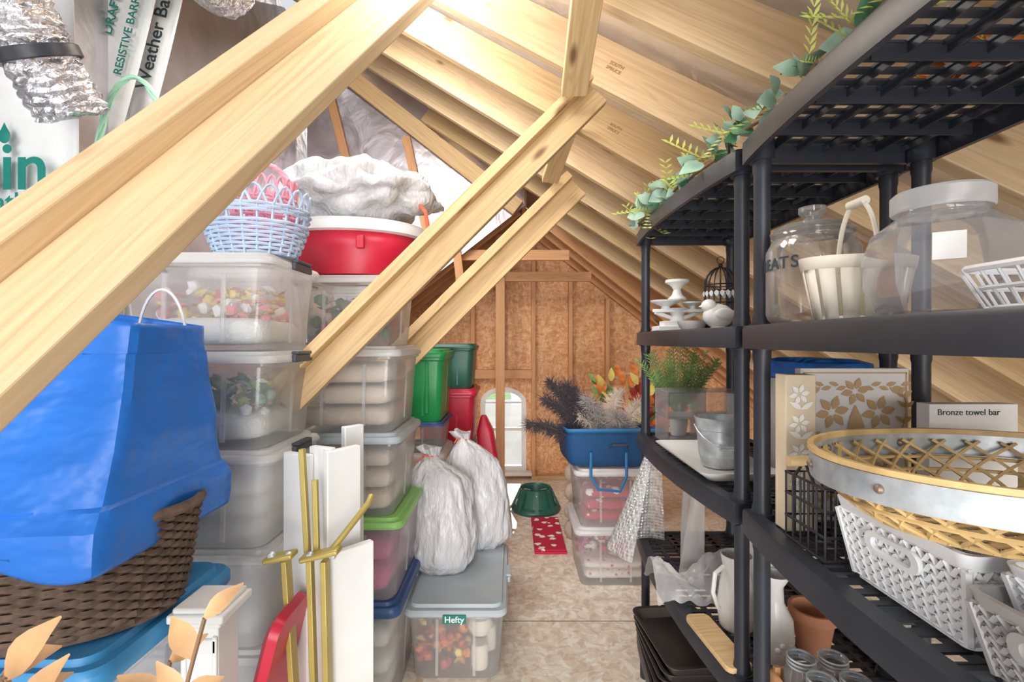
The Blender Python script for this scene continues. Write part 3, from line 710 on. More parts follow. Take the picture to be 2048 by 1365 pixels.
# ------------------------------------------------------------ racks
SH=[1.88,1.455,1.03,.605,.18]
X0,X1=.535,.955
def rack(y0,y1,label):
    L=y1-y0; W=X1-X0
    t=thing('shelving_unit',label,'shelving unit',(X0,y0,0),group='black plastic shelving units')
    for z in SH:
        g=G(); n=24
        def ex(u): return -.035*math.sin(PI*u)**.8 if 0<u<1 else 0
        for s_ in (0,1):
            pts=[((ex(i/n) if s_==0 else W),i/n*L) for i in range(n+1)]
            for i in range(n):
                (xa,ya),(xb,yb)=pts[i],pts[i+1]; th=.012*(1 if s_==0 else -1)
                g.add([(xa,ya,z-.052),(xb,yb,z-.052),(xb,yb,z-.008),(xa,ya,z-.008),(xa+th*.3,ya,z),(xb+th*.3,yb,z),(xa+th,ya,z-.052),(xb+th,yb,z-.052),(xa+th*3,ya,z),(xb+th*3,yb,z),(xa+th,ya,z-.012),(xb+th,yb,z-.012)],
                      [(0,1,2,3),(3,2,5,4),(4,5,9,8),(0,6,7,1),(6,10,11,7),(10,8,9,11)])
        for yy in (.008,L-.008): g.box((W/2,yy,z-.026),(W,.012,.05))
        nx=7
        for i in range(1,nx): g.box((W*i/nx,L/2,z-.010),(.010,L-.02,.005)); 
        for i in range(1,nx): g.box((W*i/nx,L/2,z-.018),(.003,L-.02,.018))
        for i in (0,1): g.box((W*(.30+.4*i),L/2,z-.012),(.030,L-.02,.008))
        ny=26
        for j in range(1,ny): g.box((W/2,L*j/ny,z-.010),(W-.01,.017,.004))
        for j in range(1,7): g.box((W/2,L*j/7,z-.022),(W-.01,.004,.030))
        for (cx,cy) in ((.03,.03),(.03,L-.03),(W-.03,.03),(W-.03,L-.03)):
            g.lathe([(.026,-.056),(.026,.004)],20,c=(cx,cy,z))
        g.make('shelf',BLACK,t,smooth=True)
    for (cx,cy) in ((.03,.03),(.03,L-.03),(W-.03,.03),(W-.03,L-.03)):
        g=G(); pr=[(.023,0),(.023,.10)]
        for k in range(4):
            a=SH[4-k]; b=SH[3-k]-.056
            pr+=[(.022,a+.0),(.021,a+.01),(.0175,a+.03),(.0175,b-.03),(.0195,b-.02),(.0195,b)]
        pr.append((.019,1.83)); g.lathe(pr,20,c=(cx,cy,0)); g.make('post',BLACK,t)
rack(.20,1.115,'black plastic five tier shelving unit filled with baskets and jars')
rack(1.15,2.06,'black plastic five tier shelving unit holding white decor and trays')
def garland(pts,label,n=70,mats=(LEAFG,LEAFG,LEAFY,LEAFD),ll=.05):
    pts=[Vector(p) for p in pts]; t=thing('eucalyptus_garland',label,'garland',pts[0],group='garlands on the shelving')
    P=[p-pts[0] for p in pts]; g=G(); g.tube(P,.004,5); g.make('stem',STEM,t)
    g=G()
    for i in range(n):
        u=i/n; u=min(.999,max(0,u+.05*math.sin(u*26)))
        q=u*(len(P)-1); a=int(q); p=P[a].lerp(P[a+1],q-a); g.mi=random.choice([0,0,0,1,2,2,3])
        d=Vector((random.uniform(-1,.5),random.uniform(-1,1),random.uniform(-.5,1.0))); s_=random.uniform(.6,1.25)*ll
        p=p+Vector((random.uniform(-.015,.02),0,random.uniform(0,.035)))
        if g.mi==2:
            for w in range(6):
                p2=p+d.normalized()*s_*w*.28; 
                for e in (-1,1): g.leaf(p2,d+Vector((e*.8,0,.5)),(0,-1,.3),s_*.4,s_*.12,.1,2)
        else: g.leaf(p+d*.01,d,(random.uniform(-1,1),-1,random.uniform(-.5,1)),s_,s_*.75,.2,5)
    g.make('leaves',list(mats),t)
garland([(.58,2.02,1.905),(.50,1.90,1.885),(.53,1.7,1.90),(.52,1.5,1.905),(.55,1.3,1.91)],'eucalyptus garland trailing along the top shelf edge',95,ll=.058)
garland([(.60,1.32,1.915),(.53,1.18,1.915),(.58,1.0,1.915),(.54,.85,1.915)],'eucalyptus garland with yellow sprigs on the top shelf',48)
garland([(.58,.82,1.91),(.55,.70,1.925),(.58,.55,1.915),(.56,.42,1.925)],'dark leaved eucalyptus garland on the top shelf',40,(LEAFD,LEAFG,LEAFY,LEAFG))
garland([(.85,1.0,1.90),(.8,.85,1.90),(.85,.7,1.90),(.8,.5,1.90)],'orange autumn leaf garland lying on the top shelf',80,(LEAFO,LEAFO,LEAFY,LEAFD))
# ---- near rack, shelf two
z=1.456
t=thing('treat_jar','clear glass cookie jar with black lettering and glass lid','jar',(.622,.995,z))
g=G(); g.lathe([(.0,.004),(.070,.0),(.080,.008),(.084,.02),(.084,.150),(.074,.170),(.069,.176),(.071,.184)],40,cap0=False,cap1=False); g.make('jar_body',GLASS,t,solid=.003)
g=G(); g.lathe([(.074,.183),(.077,.190),(.06,.202),(.02,.210),(.014,.218),(.024,.230),(.024,.240),(.0,.246)],30,cap0=False,cap1=False); g.make('jar_lid',GLASS,t,solid=.002)
for i,ch in enumerate('TREATS'):
    a=-PI/2-.90-(5-i)*.25
    text(ch,.034,INKD,t,(.0865*math.cos(a),.0865*math.sin(a),.120),(PI/2,0,a+PI/2))
t=thing('berry_basket','cream painted wood slat basket with bent handle','basket',(.608,.845,z))
g=G(); n=14
for j in range(n):
    b0=2*PI*j/n; b1=2*PI*(j+.78)/n; rg=[]
    for (r,zz) in ((.074,0),(.094,.10)):
        rg.append([Vector((r*math.cos(b0+(b1-b0)*q)*1.0,r*.55*math.sin(b0+(b1-b0)*q),zz)) for q in (0,.5,1)])
    g.loft(rg,False,False,closed=False)
g.lathe([(.073,.002),(.073,.006)],28,sy=.55)
g.lathe([(.094,.088),(.098,.108),(.096,.108),(.091,.088)],36,sy=.56,cap0=False,cap1=False); g.make('basket_body',CREAM,t,solid=.0025)
g=G(); g.tube([(0,.050*math.cos(PI*q),.09+.12*math.sin(PI*q)) for q in [i/20 for i in range(21)]],.004,6); g.T=Matrix.Translation((0,0,.207))@Matrix.Rotation(PI/2,4,'X'); g.lathe([(.008,-.02),(.008,.02)],12); g.make('handle',CREAM,t)
t=thing('storage_jar','large clear plastic jar with a white screw lid','jar',(.625,.700,z))
g=G(); rings=[]
def hexr(R,zz,k=1.0,n=36):
    out=[]
    for j in range(n):
        a=2*PI*j/n; m_=(a%(PI/3))-PI/6; hx=math.cos(PI/6)/math.cos(m_); f=hx*k+(1-k)*.93
        out.append(Vector((R*f*math.cos(a+.3),R*f*math.sin(a+.3),zz)))
    return out
for R,zz,k in ((.065,0,1),(.076,.006,1),(.092,.045,1),(.095,.085,1),(.082,.125,1),(.060,.143,.3),(.053,.148,0),(.053,.158,0)): rings.append(hexr(R,zz,k))
g.loft(rings,True,False); g.make('jar_body',GLASS2,t,solid=.002,ang=20)
g=G(); g.lathe([(.057,.152),(.059,.155),(.059,.178),(.055,.182),(0,.182)],36,cap0=False,cap1=False); g.make('jar_lid',LIDW,t)
g=G(); g.box((0,0,0),(.034,.001,.036)); g.make('paper_label',CARD,t,loc=(-.052,-.071,.09),rot=(.05,0,-.6))
t=thing('wire_basket','low white coated wire basket beside the plastic jar','basket',(.700,.520,z))
g=G(); hb=.046
for zz,f in ((.0,.84),(.023,.92),(hb,1)): g.tube([p for p in rr(.31*f,.15*f,.03,zz+.004)],.003 if zz<.04 else .0045,6,True)
for k in range(17):
    x=-.145+.29*k/16; g.tube([(x,-.075,hb+.004),(x*.87,-.062,.004),(x*.87,.062,.004),(x,.075,hb+.004)],.002,5); g.ball((x,-.077,hb+.008),.0055,6,5)
for k in range(7):
    y=-.06+.12*k/6; g.tube([(-.155,y,hb+.004),(-.13,y*.85,.004),(.13,y*.85,.004),(.155,y,hb+.004)],.002,5)
g.make('basket_body',WHITEP,t)
# ---- near rack, shelf three
z=1.031
t=thing('decor_book_box','cream box printed with tan damask flowers','box',(.59,1.00,z))
g=G(); g.box((0,0,.16),(.062,.04,.32)); g.make('box_body',M('cream_box_paper',(.74,.62,.44),.7),t,bevel=.002)
def flower(g,cx,cz,s,y):
    for k in range(6):
        a=PI/3*k+.2; d=Vector((math.cos(a),0,math.sin(a))); g.leaf(Vector((cx,y,cz))+d*s*.12,d,(0,-1,0),s*.5,s*.3,0,4)
def scroll(g,cx,cz,s,sg,y):
    pts=[(cx+sg*s*(.1+.9*math.sin(q*2.6))*.5,y,cz+s*(q-.3*math.cos(q*4))) for q in [i/10 for i in range(11)]]
    for a,b in zip(pts,pts[1:]): g.bar(a,b,.0008,s*.07,up=(0,1,0))
    for k in (2,4,6,8,10): 
        for e in (-1,1): g.leaf(pts[k],(sg*e*.9,0,.7),(0,-1,0),s*.28,s*.13,0,3)
g=G()
for k in range(5): flower(g,-.004,.04+.06*k,.035,-.0212); 
for k in range(4): 
    for e in (-1,1): g.leaf((0,-.0212,.07+.06*k),(e,0,.6),(0,-1,0),.028,.012,0,3)
g.make('printed_pattern',M('white_print',(.88,.86,.80),.6),t)
t=thing('wall_art_panel','white square panel with tan damask flower stencil','wall art',(.742,1.05,z))
g=G(); g.box((0,0,.165),(.235,.022,.33)); g.make('panel',CARD,t,bevel=.002)
g=G(); y_=-.0118
for e in (-1,1):
    flower(g,e*.05,.235,.06,y_); flower(g,e*.085,.16,.045,y_); scroll(g,e*.03,.05,.09,e,y_); scroll(g,e*.07,.18,.08,e,y_); scroll(g,e*.09,.04,.07,-e,y_); g.leaf((e*.01,y_,.10),(e*.7,0,1),(0,-1,0),.07,.03,0,4)
    for q in range(6): g.leaf((e*(.02+.016*q),y_,.29+.003*(q%2)),(e,0,.3*(1 if q%2 else -1)),(0,-1,0),.022,.010,0,3)
flower(g,0,.28,.05,y_); flower(g,0,.14,.05,y_); g.leaf((0,y_,.16),(0,0,1),(0,-1,0),.09,.035,0,4); g.leaf((0,y_,.02),(0,0,1),(0,-1,0),.09,.035,0,4)
for e in (-1,1): g.box((e*.111,y_,.165),(.003,.0008,.31)); g.box((0,y_,.165+e*.155),(.225,.0008,.003))
g.make('stencil_pattern',TAN,t)
t=thing('wire_caddy','black wire caddy with wooden handle rod','caddy',(.590,.895,z))
g=G(); w,l,h=.09,.12,.13
for zz in (.004,.045,.09,.13): g.tube([(x,y,zz) for x,y in ((-w/2,-l/2),(w/2,-l/2),(w/2,l/2),(-w/2,l/2))]+[(-w/2,-l/2,zz)],.0028,6)
for k in range(6):
    x=-w/2+w*k/5
    g.tube([(x,-l/2,.13),(x,-l/2,.004),(x,l/2,.004),(x,l/2,.13)],.0022,5)
for k in range(6):
    y=-l/2+l*k/5; g.tube([(-w/2,y,.13),(-w/2,y,.004),(w/2,y,.004),(w/2,y,.13)],.0022,5)
for e in (-1,1): g.tube([(e*w/2,-.03,.13),(e*w/2,0,.165),(e*w/2,.03,.13)],.003,6)
g.make('wire_frame',BLACKM,t)
g=G(); g.tube([(-w/2-.03,0,.165),(w/2+.03,0,.165)],.010,12); g.make('handle',PINE,t)
def lattice(g,p00,p10,p11,p01,nu,nv,w):
    P=lambda u,v:(p00.lerp(p10,u)).lerp(p01.lerp(p11,u),v)
    for i in range(nu):
        for j in range(nv):
            a=P(i/nu,j/nv);b=P((i+.5)/nu,(j+1)/nv);c=P((i+1)/nu,j/nv)
            g.tube([a,b],w,4,cap=False); g.tube([b,c],w,4,cap=False)
    for j in range(0,nv+1):
        g.tube([P(0,j/nv),P(1,j/nv)],w*.55,4,cap=False)
def pbasket(loc,w,l,h,mat,label,rot=0):
    t=thing('plastic_basket',label,'basket',loc,(0,0,rot),group='perforated plastic baskets')
    g=G(); b=.86; C=[(-1,-1),(1,-1),(1,1),(-1,1)]
    lo=[Vector((x*w/2*b,y*l/2*b,.006)) for x,y in C]; hi=[Vector((x*w/2,y*l/2,h*.84)) for x,y in C]
    for k in range(4):
        m=(k+1)%4; L=(lo[k]-lo[m]).length; lattice(g,lo[k],lo[m],hi[m],hi[k],max(6,int(L/.017)),7,.0040)
        g.tube([lo[k],hi[k]],.006,6)
    g.loft([rr(w*b,l*b,.01,0),rr(w*b,l*b,.01,.010)])
    g.loft([rr(w,l,.012,h*.83),rr(w*1.02,l*1.02,.015,h*.88),rr(w*1.05,l*1.05,.015,h),rr(w*.99,l*.99,.012,h),rr(w*.98,l*.98,.012,h*.83)],False,False)
    g.make('basket_body',mat,t)
    g=G()
    g.T=Matrix.Translation((-w*.499,0,h*.64))@Matrix.Rotation(-.1,4,'Y')
    ring=rr(.020,.075,.0099,0); ring2=rr(.034,.100,.0165,0)
    cv=lambda P,dx:[Vector((dx,p.y,p.x)) for p in P]
    g.loft([cv(ring,-.005),cv(ring2,-.005),cv(ring2,.003),cv(ring,.003),cv(ring,-.005)],False,False); g.make('handle_grip',mat,t)
pbasket((.685,.70,z),.26,.23,.128,WHITEP,'white perforated plastic basket with handle hole on the shelf')
pbasket((.670,.470,z),.26,.19,.100,GREYB,'grey perforated plastic basket under a white one')
pbasket((.685,.470,z+.05),.23,.165,.085,WHITEP,'white perforated plastic basket nested in a grey one')
t=thing('bamboo_basket','oval woven bamboo basket with a galvanised metal band','basket',(.70,.655,1.170),(0,.0,0))
rx,ry=.262,.195
g=G(); K=32
for k in range(K):
    for e in (-1,1):
        pts=[]
        for q in range(7):
            u=q/6; f=.74+.26*u**.7; b=2*PI*(k+e*u*2.2)/K; pts.append((rx*f*math.cos(b),ry*f*math.sin(b),.004+.072*u))
        g.tube(pts,.0032,4,cap=False)
for f,zz in ((.74,.004),(.88,.030),(.95,.048)): g.tube([(rx*f*math.cos(b),ry*f*math.sin(b),zz) for b in [2*PI*i/48 for i in range(48)]],.0032,5,True)
for k in range(-6,7):
    x=rx*.74*k/7; yy=ry*.74*math.sqrt(1-(k/7)**2); g.box((x,0,.003),(.010,2*yy,.002))
    y2=ry*.74*k/7; xx=rx*.74*math.sqrt(1-(k/7)**2); g.box((0,y2,.005),(2*xx,.010,.002))
g.make('weave',BAMBOO,t)
EL=lambda dx,zz:[Vector(((rx+dx)*math.cos(b),(ry+dx)*math.sin(b),zz)) for b in [2*PI*i/60 for i in range(60)]]
g=G(); g.loft([EL(.004,.086),EL(.008,.088),EL(.008,.095),EL(.0,.095),EL(.0,.086)],False,False); g.make('rim_hoop',BAMBOO,t)
g=G(); g.loft([EL(.002,.050),EL(.005,.050),EL(.006,.086),EL(.003,.086)],False,False); g.make('metal_band',GALV,t)
for k in range(10):
    b=2*PI*k/10+.35; g=G(); g.ball(((rx+.006)*math.cos(b),(ry+.006)*math.sin(b),.069),.006,8,6); g.make('rivet',RUST,t)
t=thing('hardware_carton','white cardboard carton with handwritten note','carton',(.885,.935,z))
g=G(); g.box((0,0,.134),(.17,.03,.268)); g.make('carton_body',CARD,t,bevel=.001)
text('Bronze towel bar',.017,INKD,t,(-.01,-.0155,.252),(PI/2,0,0),off=-.008)
# ---- far rack shelf two
z=1.456
t=thing('kitchen_scale','white antique style cast kitchen scale with pans','scale',(.640,1.86,z))
g=G(); g.box((0,0,.012),(.17,.09,.018)); g.box((0,0,.03),(.12,.06,.022)); g.lathe([(.03,.04),(.022,.06),(.03,.08),(.045,.09)],16); 
for e in (-1,1): g.bar((0,0,.045),(e*.085,0,.075),.018,.014)
g.bar((-.10,-.02,.08),(.10,-.02,.08),.012,.012); g.make('scale_base',WHITE,t,bevel=.002)
g=G(); g.lathe([(.02,0),(.015,.012),(.055,.03),(.058,.036),(.0,.032)],24,c=(-.045,0,.085)); g.lathe([(.012,0),(.010,.015),(.04,.025),(.04,.03)],20,c=(.06,0,.085)); g.make('scale_pan',WHITE,t)
t=thing('candle_holder','white turned wood candle holder on the scale','candle holder',(.64,1.86,z+.122))
g=G(); g.lathe([(.032,0),(.035,.006),(.02,.02),(.014,.04),(.02,.05),(.03,.06),(.045,.068),(.045,.078),(.0,.078)],24); g.make('holder_body',CERAM,t)
t=thing('bird_cage','small black wire decorative bird cage','bird cage',(.695,1.60,z))
g=G(); g.lathe([(.052,.0),(.055,.01),(.052,.02),(.0,.02)],24)
R=.05
for k in range(16):
    b=2*PI*k/16; g.tube([(R*math.cos(b),R*math.sin(b),.02),(R*math.cos(b),R*math.sin(b),.15)]+[(R*math.cos(q)*math.cos(b),R*math.cos(q)*math.sin(b),.15+.06*math.sin(q)) for q in (.3,.6,.9,1.2,1.5)],.0018,4)
for zz in (.05,.09,.13,.15): g.tube([(R*math.cos(b),R*math.sin(b),zz) for b in [2*PI*i/24 for i in range(24)]],.002,5,True)
g.ball((0,0,.215),.008,8,6); g.tube([(.012*math.cos(b),0,.233+.012*math.sin(b)) for b in [2*PI*i/12 for i in range(12)]],.0015,5,True); g.make('cage_frame',BLACKM,t)
g=G()
for k in range(20):
    b=2*PI*k/20; g.leaf(((R+.004)*math.cos(b),(R+.004)*math.sin(b),.13),(0,0,-1),(math.cos(b),math.sin(b),0),.02,.016,0,3)
g.make('cage_trim',WHITE,t)
t=thing('bird_figurine','white ceramic bird figurine on the shelf edge','figurine',(.610,1.42,z))
g=G(); g.ball((0,0,.038),(.045,.030,.036),20,14); g.ball((-.028,0,.068),(.022,.020,.020),16,12); g.bar((.03,0,.045),(.075,0,.06),.02,.008); g.tube([(-.045,0,.068),(-.058,0,.065)],[.006,.0005],8); g.lathe([(.025,0),(.02,.006)],16)
for e in (-1,1): g.ball((.008,e*.026,.042),(.030,.008,.018),12,8)
g.make('bird_body',CERAM,t)
t=thing('ceramic_dish','small white ceramic dish beside the bird','dish',(.60,1.60,z)); g=G(); g.lathe([(.03,0),(.04,.01),(.048,.03),(.045,.03),(.03,.012)],24,cap1=False); g.make('dish_body',CERAM,t)
# ---- far rack shelf three
z=1.031
t=thing('acrylic_organizer','clear acrylic drawer organizer stacked two high','organizer',(.72,1.86,z))
for k in range(2):
    g=G(); zz=.003+.10*k
    for (c,s_) in (((0,0,zz),(.28,.16,.004)),((0,0,zz+.096),(.28,.16,.003)),((-.14,0,zz+.048),(.004,.16,.096)),((.14,0,zz+.048),(.004,.16,.096)),((0,.08,zz+.048),(.28,.004,.096)),((0,0,zz+.048),(.003,.16,.096)),((-.07,-.08,zz+.048),(.13,.003,.088)),((.07,-.08,zz+.048),(.13,.003,.088))): g.box(c,s_)
    g.make('drawer_case',GLASS2,t,bevel=.001)
t=thing('serving_tray','long white ceramic serving tray overhanging the shelf','tray',(.620,1.50,z))
g=G(); g.loft([rr(.14,.34,.02,0),rr(.15,.36,.02,.004),rr(.22,.44,.03,.03),rr(.225,.445,.03,.034),rr(.21,.43,.03,.032),rr(.145,.35,.02,.010)],True,True); g.make('tray_body',CERAM,t)
t=thing('metal_bucket','galvanised metal bucket with wooden grip handle','bucket',(.625,1.45,z+.013))
g=G(); g.lathe([(.048,0),(.05,.003),(.055,.03),(.057,.032),(.064,.11),(.067,.112),(.069,.14),(.072,.145),(.068,.147),(.064,.14),(.05,.006),(.0,.006)],32,cap1=False)
g.make('bucket_body',GALV,t)
g=G(); g.tube([(-.072,0,.125)]+[(-.075*math.cos(PI*q),-.08*math.sin(PI*q),.125-.06*math.sin(PI*q)) for q in [i/12 for i in range(13)]],.002,6); g.tube([(-.03,-.078,.067),(.03,-.078,.067)],.006,8); g.make('handle',GALV,t)
t=thing('cedar_sprig_vase','green cedar sprigs in a small pot behind the organizer','plant',(.69,1.99,z))
g=G(); g.lathe([(.03,0),(.04,.08),(.035,.08),(.03,.07)],16,cap1=False); g.make('pot',CERAM,t)
g=G()
for k in range(40):
    d=Vector((random.uniform(-.75,.75),random.uniform(-.12,.0),1)).normalized(); L=random.uniform(.20,.31)
    base_=Vector((0,0,.07)); g.tube([base_,base_+d*L],.0015,4,cap=False)
    for w in range(14):
        p=base_+d*L*(.25+.75*w/14)
        for e in (-1,1): g.leaf(p,d+Vector((e*1.0,random.uniform(-.4,.4),0)),(0,-1,0),.024,.0055,.1,2)
g.make('foliage',[LEAFC],t)
g=G(); g.loft([rr(.16,.28,.01,0),rr(.16,.28,.01,.28)]); g.make('cardboard_carton',CARD,loc=(.85,1.35,z),label='plain white carton standing on the shelf',cat='carton')
g=G(); g.loft([rr(.15,.26,.02,0),rr(.17,.28,.03,.02),rr(.16,.27,.03,.05),rr(.12,.2,.03,.06)]); g.make('folded_tote_bag',BLUEBAG,loc=(.85,1.35,z+.281),label='bright blue folded bag on a white carton',cat='bag')
# ---- far rack shelf four
z=.606
g=G()
def fn(u,v):
    a=-2.2+3.2*u; r=.04+.10*v+.012*math.sin(u*14)*v
    return Vector((.560-.03*v+r*math.cos(a+PI)*1.1,1.86+r*math.sin(a+PI)*.8,z+.37*(1-v)+.002+.03*v*(1-v)*math.sin(u*9)))
g.grid(fn,40,28)
g.make('bubble_wrap',WHITEB,label='loose upright roll of bubble wrap at the shelf edge',cat='bubble wrap')
g=G()
def fn3(u,v):
    a=-1.9+3.0*u; r=.06+.03*v+.012*math.sin(u*16+v*3)
    return Vector((.68+r*math.cos(a+PI),1.68+r*math.sin(a+PI),z+.37*(1-v)+.002))
g.grid(fn3,40,20); g.make('foam_wrap',SHEERF,label='sheer white foam wrap standing rolled on the shelf',cat='packing foam')
g=G()
def fn2(u,v):
    return Vector((.445+.25*u,1.46+.16*v+.015*math.sin(u*9),z+.015+.10*math.sin(PI*min(1,v*.9+.05))*(.8+.35*math.sin(u*7+3*v))+.02*noise.noise(Vector((u*9,v*9,2)))-.02*(1-u)*(1-v)))
g.grid(fn2,36,24); g.make('packing_foam',SHEERF,label='crumpled white packing foam sheet on the shelf',cat='packing foam')
g=G(); g.lathe([(.035,0),(.05,.02),(.052,.14),(.04,.16),(.042,.19),(.036,.19),(.03,.15)],24,cap1=False)
for i,vv in enumerate(g.v): 
    a=math.atan2(vv.y,vv.x); k=1+.05*math.cos(a*12); g.v[i]=Vector((vv.x*k,vv.y*k,vv.z*1.35))
g.make('ribbed_vase',CERAM,loc=(.76,1.50,z),label='white ribbed ceramic vase behind the pitcher',cat='vase')
t=thing('pitcher','white ceramic pitcher with curved handle','pitcher',(.635,1.36,z))
g=G(); g.lathe([(.035,0),(.045,.01),(.052,.06),(.043,.13),(.035,.17),(.042,.21),(.038,.21),(.03,.17)],28,cap1=False); g.make('pitcher_body',CERAM,t)
g=G(); g.tube([(-.04,-.01,.18),(-.072,-.03,.17),(-.08,-.035,.12),(-.06,-.02,.07),(-.05,-.01,.06)],.006,8); g.make('handle',CERAM,t)
t=thing('bottle_vase','white ceramic bottle vase with raised flowers','vase',(.670,1.225,z))
g=G(); g.lathe([(.03,0),(.04,.008),(.046,.06),(.042,.11),(.022,.15),(.02,.19),(.034,.215),(.036,.222),(.030,.22),(.016,.18)],28,cap1=False)
for k in range(5): g.ball((.044*math.cos(-1.9+.25*k),.044*math.sin(-1.9+.25*k),.05+.012*(k%2)),.008,8,6)
g.make('vase_body',CERAM,t)
g=G(); g.lathe([(.035,0),(.05,.09),(.058,.09),(.058,.115),(.05,.115),(.045,.09),(.03,.01)],28,cap1=False); g.make('terracotta_pot',TERRA,loc=(.79,1.26,z),label='terracotta flower pot beside the bottle vase',cat='flower pot')
g=G(); g.loft([rr(.07,.24,.02,0),rr(.07,.24,.02,.014)]); g.make('cutting_board',PINE,loc=(.55,1.29,z),rot=(0,0,.10),label='pine cutting board lying near the shelf edge',cat='cutting board',bevel=.002)
t=thing('wooden_crate','small wooden slat crate holding glass jars','crate',(.655,.96,z))
g=G()
for zz in (.02,.065): 
    for e in (-1,1): g.box((e*.075,0,zz),(.008,.24,.03)); g.box((0,e*.118,zz),(.15,.008,.03))
g.box((0,0,.004),(.15,.24,.008))
for e in (-1,1):
    for f in (-1,1): g.box((e*.066,f*.108,.045),(.012,.012,.09))
g.make('crate_body',PINEO,t,bevel=.001)
for (dx,dy) in ((-.034,-.07),(.034,-.07),(-.034,.0),(.034,.0),(-.034,.07),(.034,.07)):
    t=thing('mason_jar','clear glass mason jar in the wooden crate','jar',(.655+dx,.96+dy,z+.009),group='mason jars in the crate')
    g=G(); g.lathe([(.028,0),(.032,.006),(.032,.09),(.026,.105),(.026,.125)],24,cap1=False); g.make('jar_body',GLASS,t,solid=.002)
    g=G(); 
    for zz in (.110,.118,.126): g.tube([(.027*math.cos(b),.027*math.sin(b),zz) for b in [2*PI*i/20 for i in range(20)]],.0022,5,True)
    g.make('jar_rim',GALV,t)
for (x,y,m_,h) in ((.66,.70,GREYB,.16),(.70,.45,WHITEP,.12)):
    g=G(); g.lathe([(.06,0),(.075,.02),(.085,h),(.08,h),(.07,.02)],28,cap1=False); g.make('ceramic_bowl',CERAM,loc=(x,y,z),label='white ceramic bowl on the lower shelf',cat='bowl')
for k in range(5):
    g=G(); w,l=.25,.36; g.loft([rr(w*.8,l*.85,.03,0),rr(w*.84,l*.88,.03,.004),rr(w*.93,l*.93,.03,.035),rr(w,l,.035,.037),rr(w,l,.035,.041),rr(w*.92,l*.92,.03,.040),rr(w*.82,l*.86,.03,.008)],True,True)
    g.make('baking_pan',PAN,loc=(.62-.006*k,1.80-.03*k,.182+.0435*k),rot=(0,0,.05*k-.1),label='dark nonstick baking pan in a stack',cat='baking pan',group='stacked baking pans')
for k in range(3):
    g=G(); w,l=.28,.40; g.loft([rr(w*.85,l*.88,.03,0),rr(w*.93,l*.93,.03,.025),rr(w,l,.035,.027),rr(w,l,.035,.031),rr(w*.92,l*.92,.03,.030),rr(w*.87,l*.89,.03,.006)],True,True)
    g.make('baking_pan',PAN,loc=(.64,1.37,.182+.034*k),label='dark nonstick sheet pan in a stack',cat='baking pan',group='stacked baking pans')
# ------------------------------------------------------------ right floor items
bin_((.60,2.98,0),.48,.46,.34,CLEAR,CLEARLID,'clear tote of gift wrap at the bottom of the pair')
bin_((.60,2.98,.34),.48,.46,.34,CLEAR,CLEARLID,'clear tote with red and white gift bags')
blanket((.60,2.98,.015),.36,.34,.12,2,HEART,'heart patterned gift paper inside a clear tote')
bunch('gift_bows',(.56,2.98,.14),(.30,.28,.13),[PURP,WHITE,RED],'magenta and white gift bows inside a clear tote',90,.06,'gift bow')
blanket((.60,2.98,.355),.36,.34,.20,3,SNOW,'red snowflake cloth inside a clear tote')
t=thing('cooler_bag','blue insulated fabric tote bag with hanging straps','bag',(.58,2.93,.684))
g=G(); R_=[rr(.50,.34,.04,0,6),rr(.52,.36,.05,.03,6),rr(.54,.37,.05,.12,6),rr(.55,.39,.05,.215,6)]
g.loft(R_,True,False)
for i,vv in enumerate(g.v): g.v[i]=vv+Vector((.014,.014,.018 if vv.z>.2 else 0))*math.sin(vv.x*14+vv.y*9)
g.make('bag_body',BLUEFAB,t,solid=.01,sub=1)
g=G(); g.loft([rr(.557,.397,.05,.192,6),rr(.560,.40,.05,.216,6)],False,False)
for i,vv in enumerate(g.v): g.v[i]=vv+Vector((.014,.014,.018))*math.sin(vv.x*14+vv.y*9)
g.make('rim_piping',BLUEFT,t,solid=.005)
g=G(); g.tube([(-.13,-.20,.10),(-.14,-.25,-.02),(-.10,-.265,-.09),(.02,-.265,-.10),(.06,-.25,-.02),(.07,-.20,.10)],.009,6); g.make('strap',BLUEFT,t)
g=G(); g.tube([(-.02,-.185,.13),(-.01,-.215,.145),(.07,-.215,.145),(.08,-.185,.13)],.007,6); g.make('handle',LATCH,t)
plumes=[((-.15,-.02,.54),2),((-.07,-.04,.52),2),((-.22,-.06,.44),2),((-.34,-.1,.30),2),((-.02,-.05,.44),1),((.06,.03,.46),0),((-.02,.02,.36),0),((.14,-.02,.40),0),((-.24,-.02,.34),0),((.05,-.1,.34),1)]
for k,(e,mk) in enumerate(plumes):
    e=Vector(e)
    t=thing('pampas_plume',('cream pampas grass plume','soft grey plume','dark ostrich feather plume')[mk]+' rising from the blue bag','dried plume',(.47+.02*k,2.93,.70),group='plumes in the blue bag')
    g=G(); pts=[e*(q/8)+Vector((-.09*(q/8)**3*(1 if mk else -.3),0,-.07*(q/8)**4)) for q in range(9)]; g.tube(pts,.002,4); g.make('stem',STEM,t)
    g=G()
    for q in range(900):
        u=.42+.58*q/900; a=min(7,int(u*8)); p=pts[a].lerp(pts[a+1],u*8-a); dd=(pts[a+1]-pts[a]).normalized()
        sd=Vector((random.uniform(-1,1),random.uniform(-1,1),random.uniform(-1.2,.8)))
        g.leaf(p,dd*.7+sd*.85,(random.uniform(-.5,.5),-1,.3),.08*(1.2-u*.5)*random.uniform(.6,1),.0030,1.1,3)
    g.make('plume',(FEATH,FEATHG,FEATHD)[mk],t)
t=thing('autumn_leaf_arrangement','tall autumn leaf arrangement in a floor vase','artificial plant',(.90,3.62,0))
g=G(); g.lathe([(.07,0),(.09,.1),(.07,.45),(.05,.6),(.06,.65),(.05,.65)],20,cap1=False); g.make('vase_body',TERRA,t)
g=G()
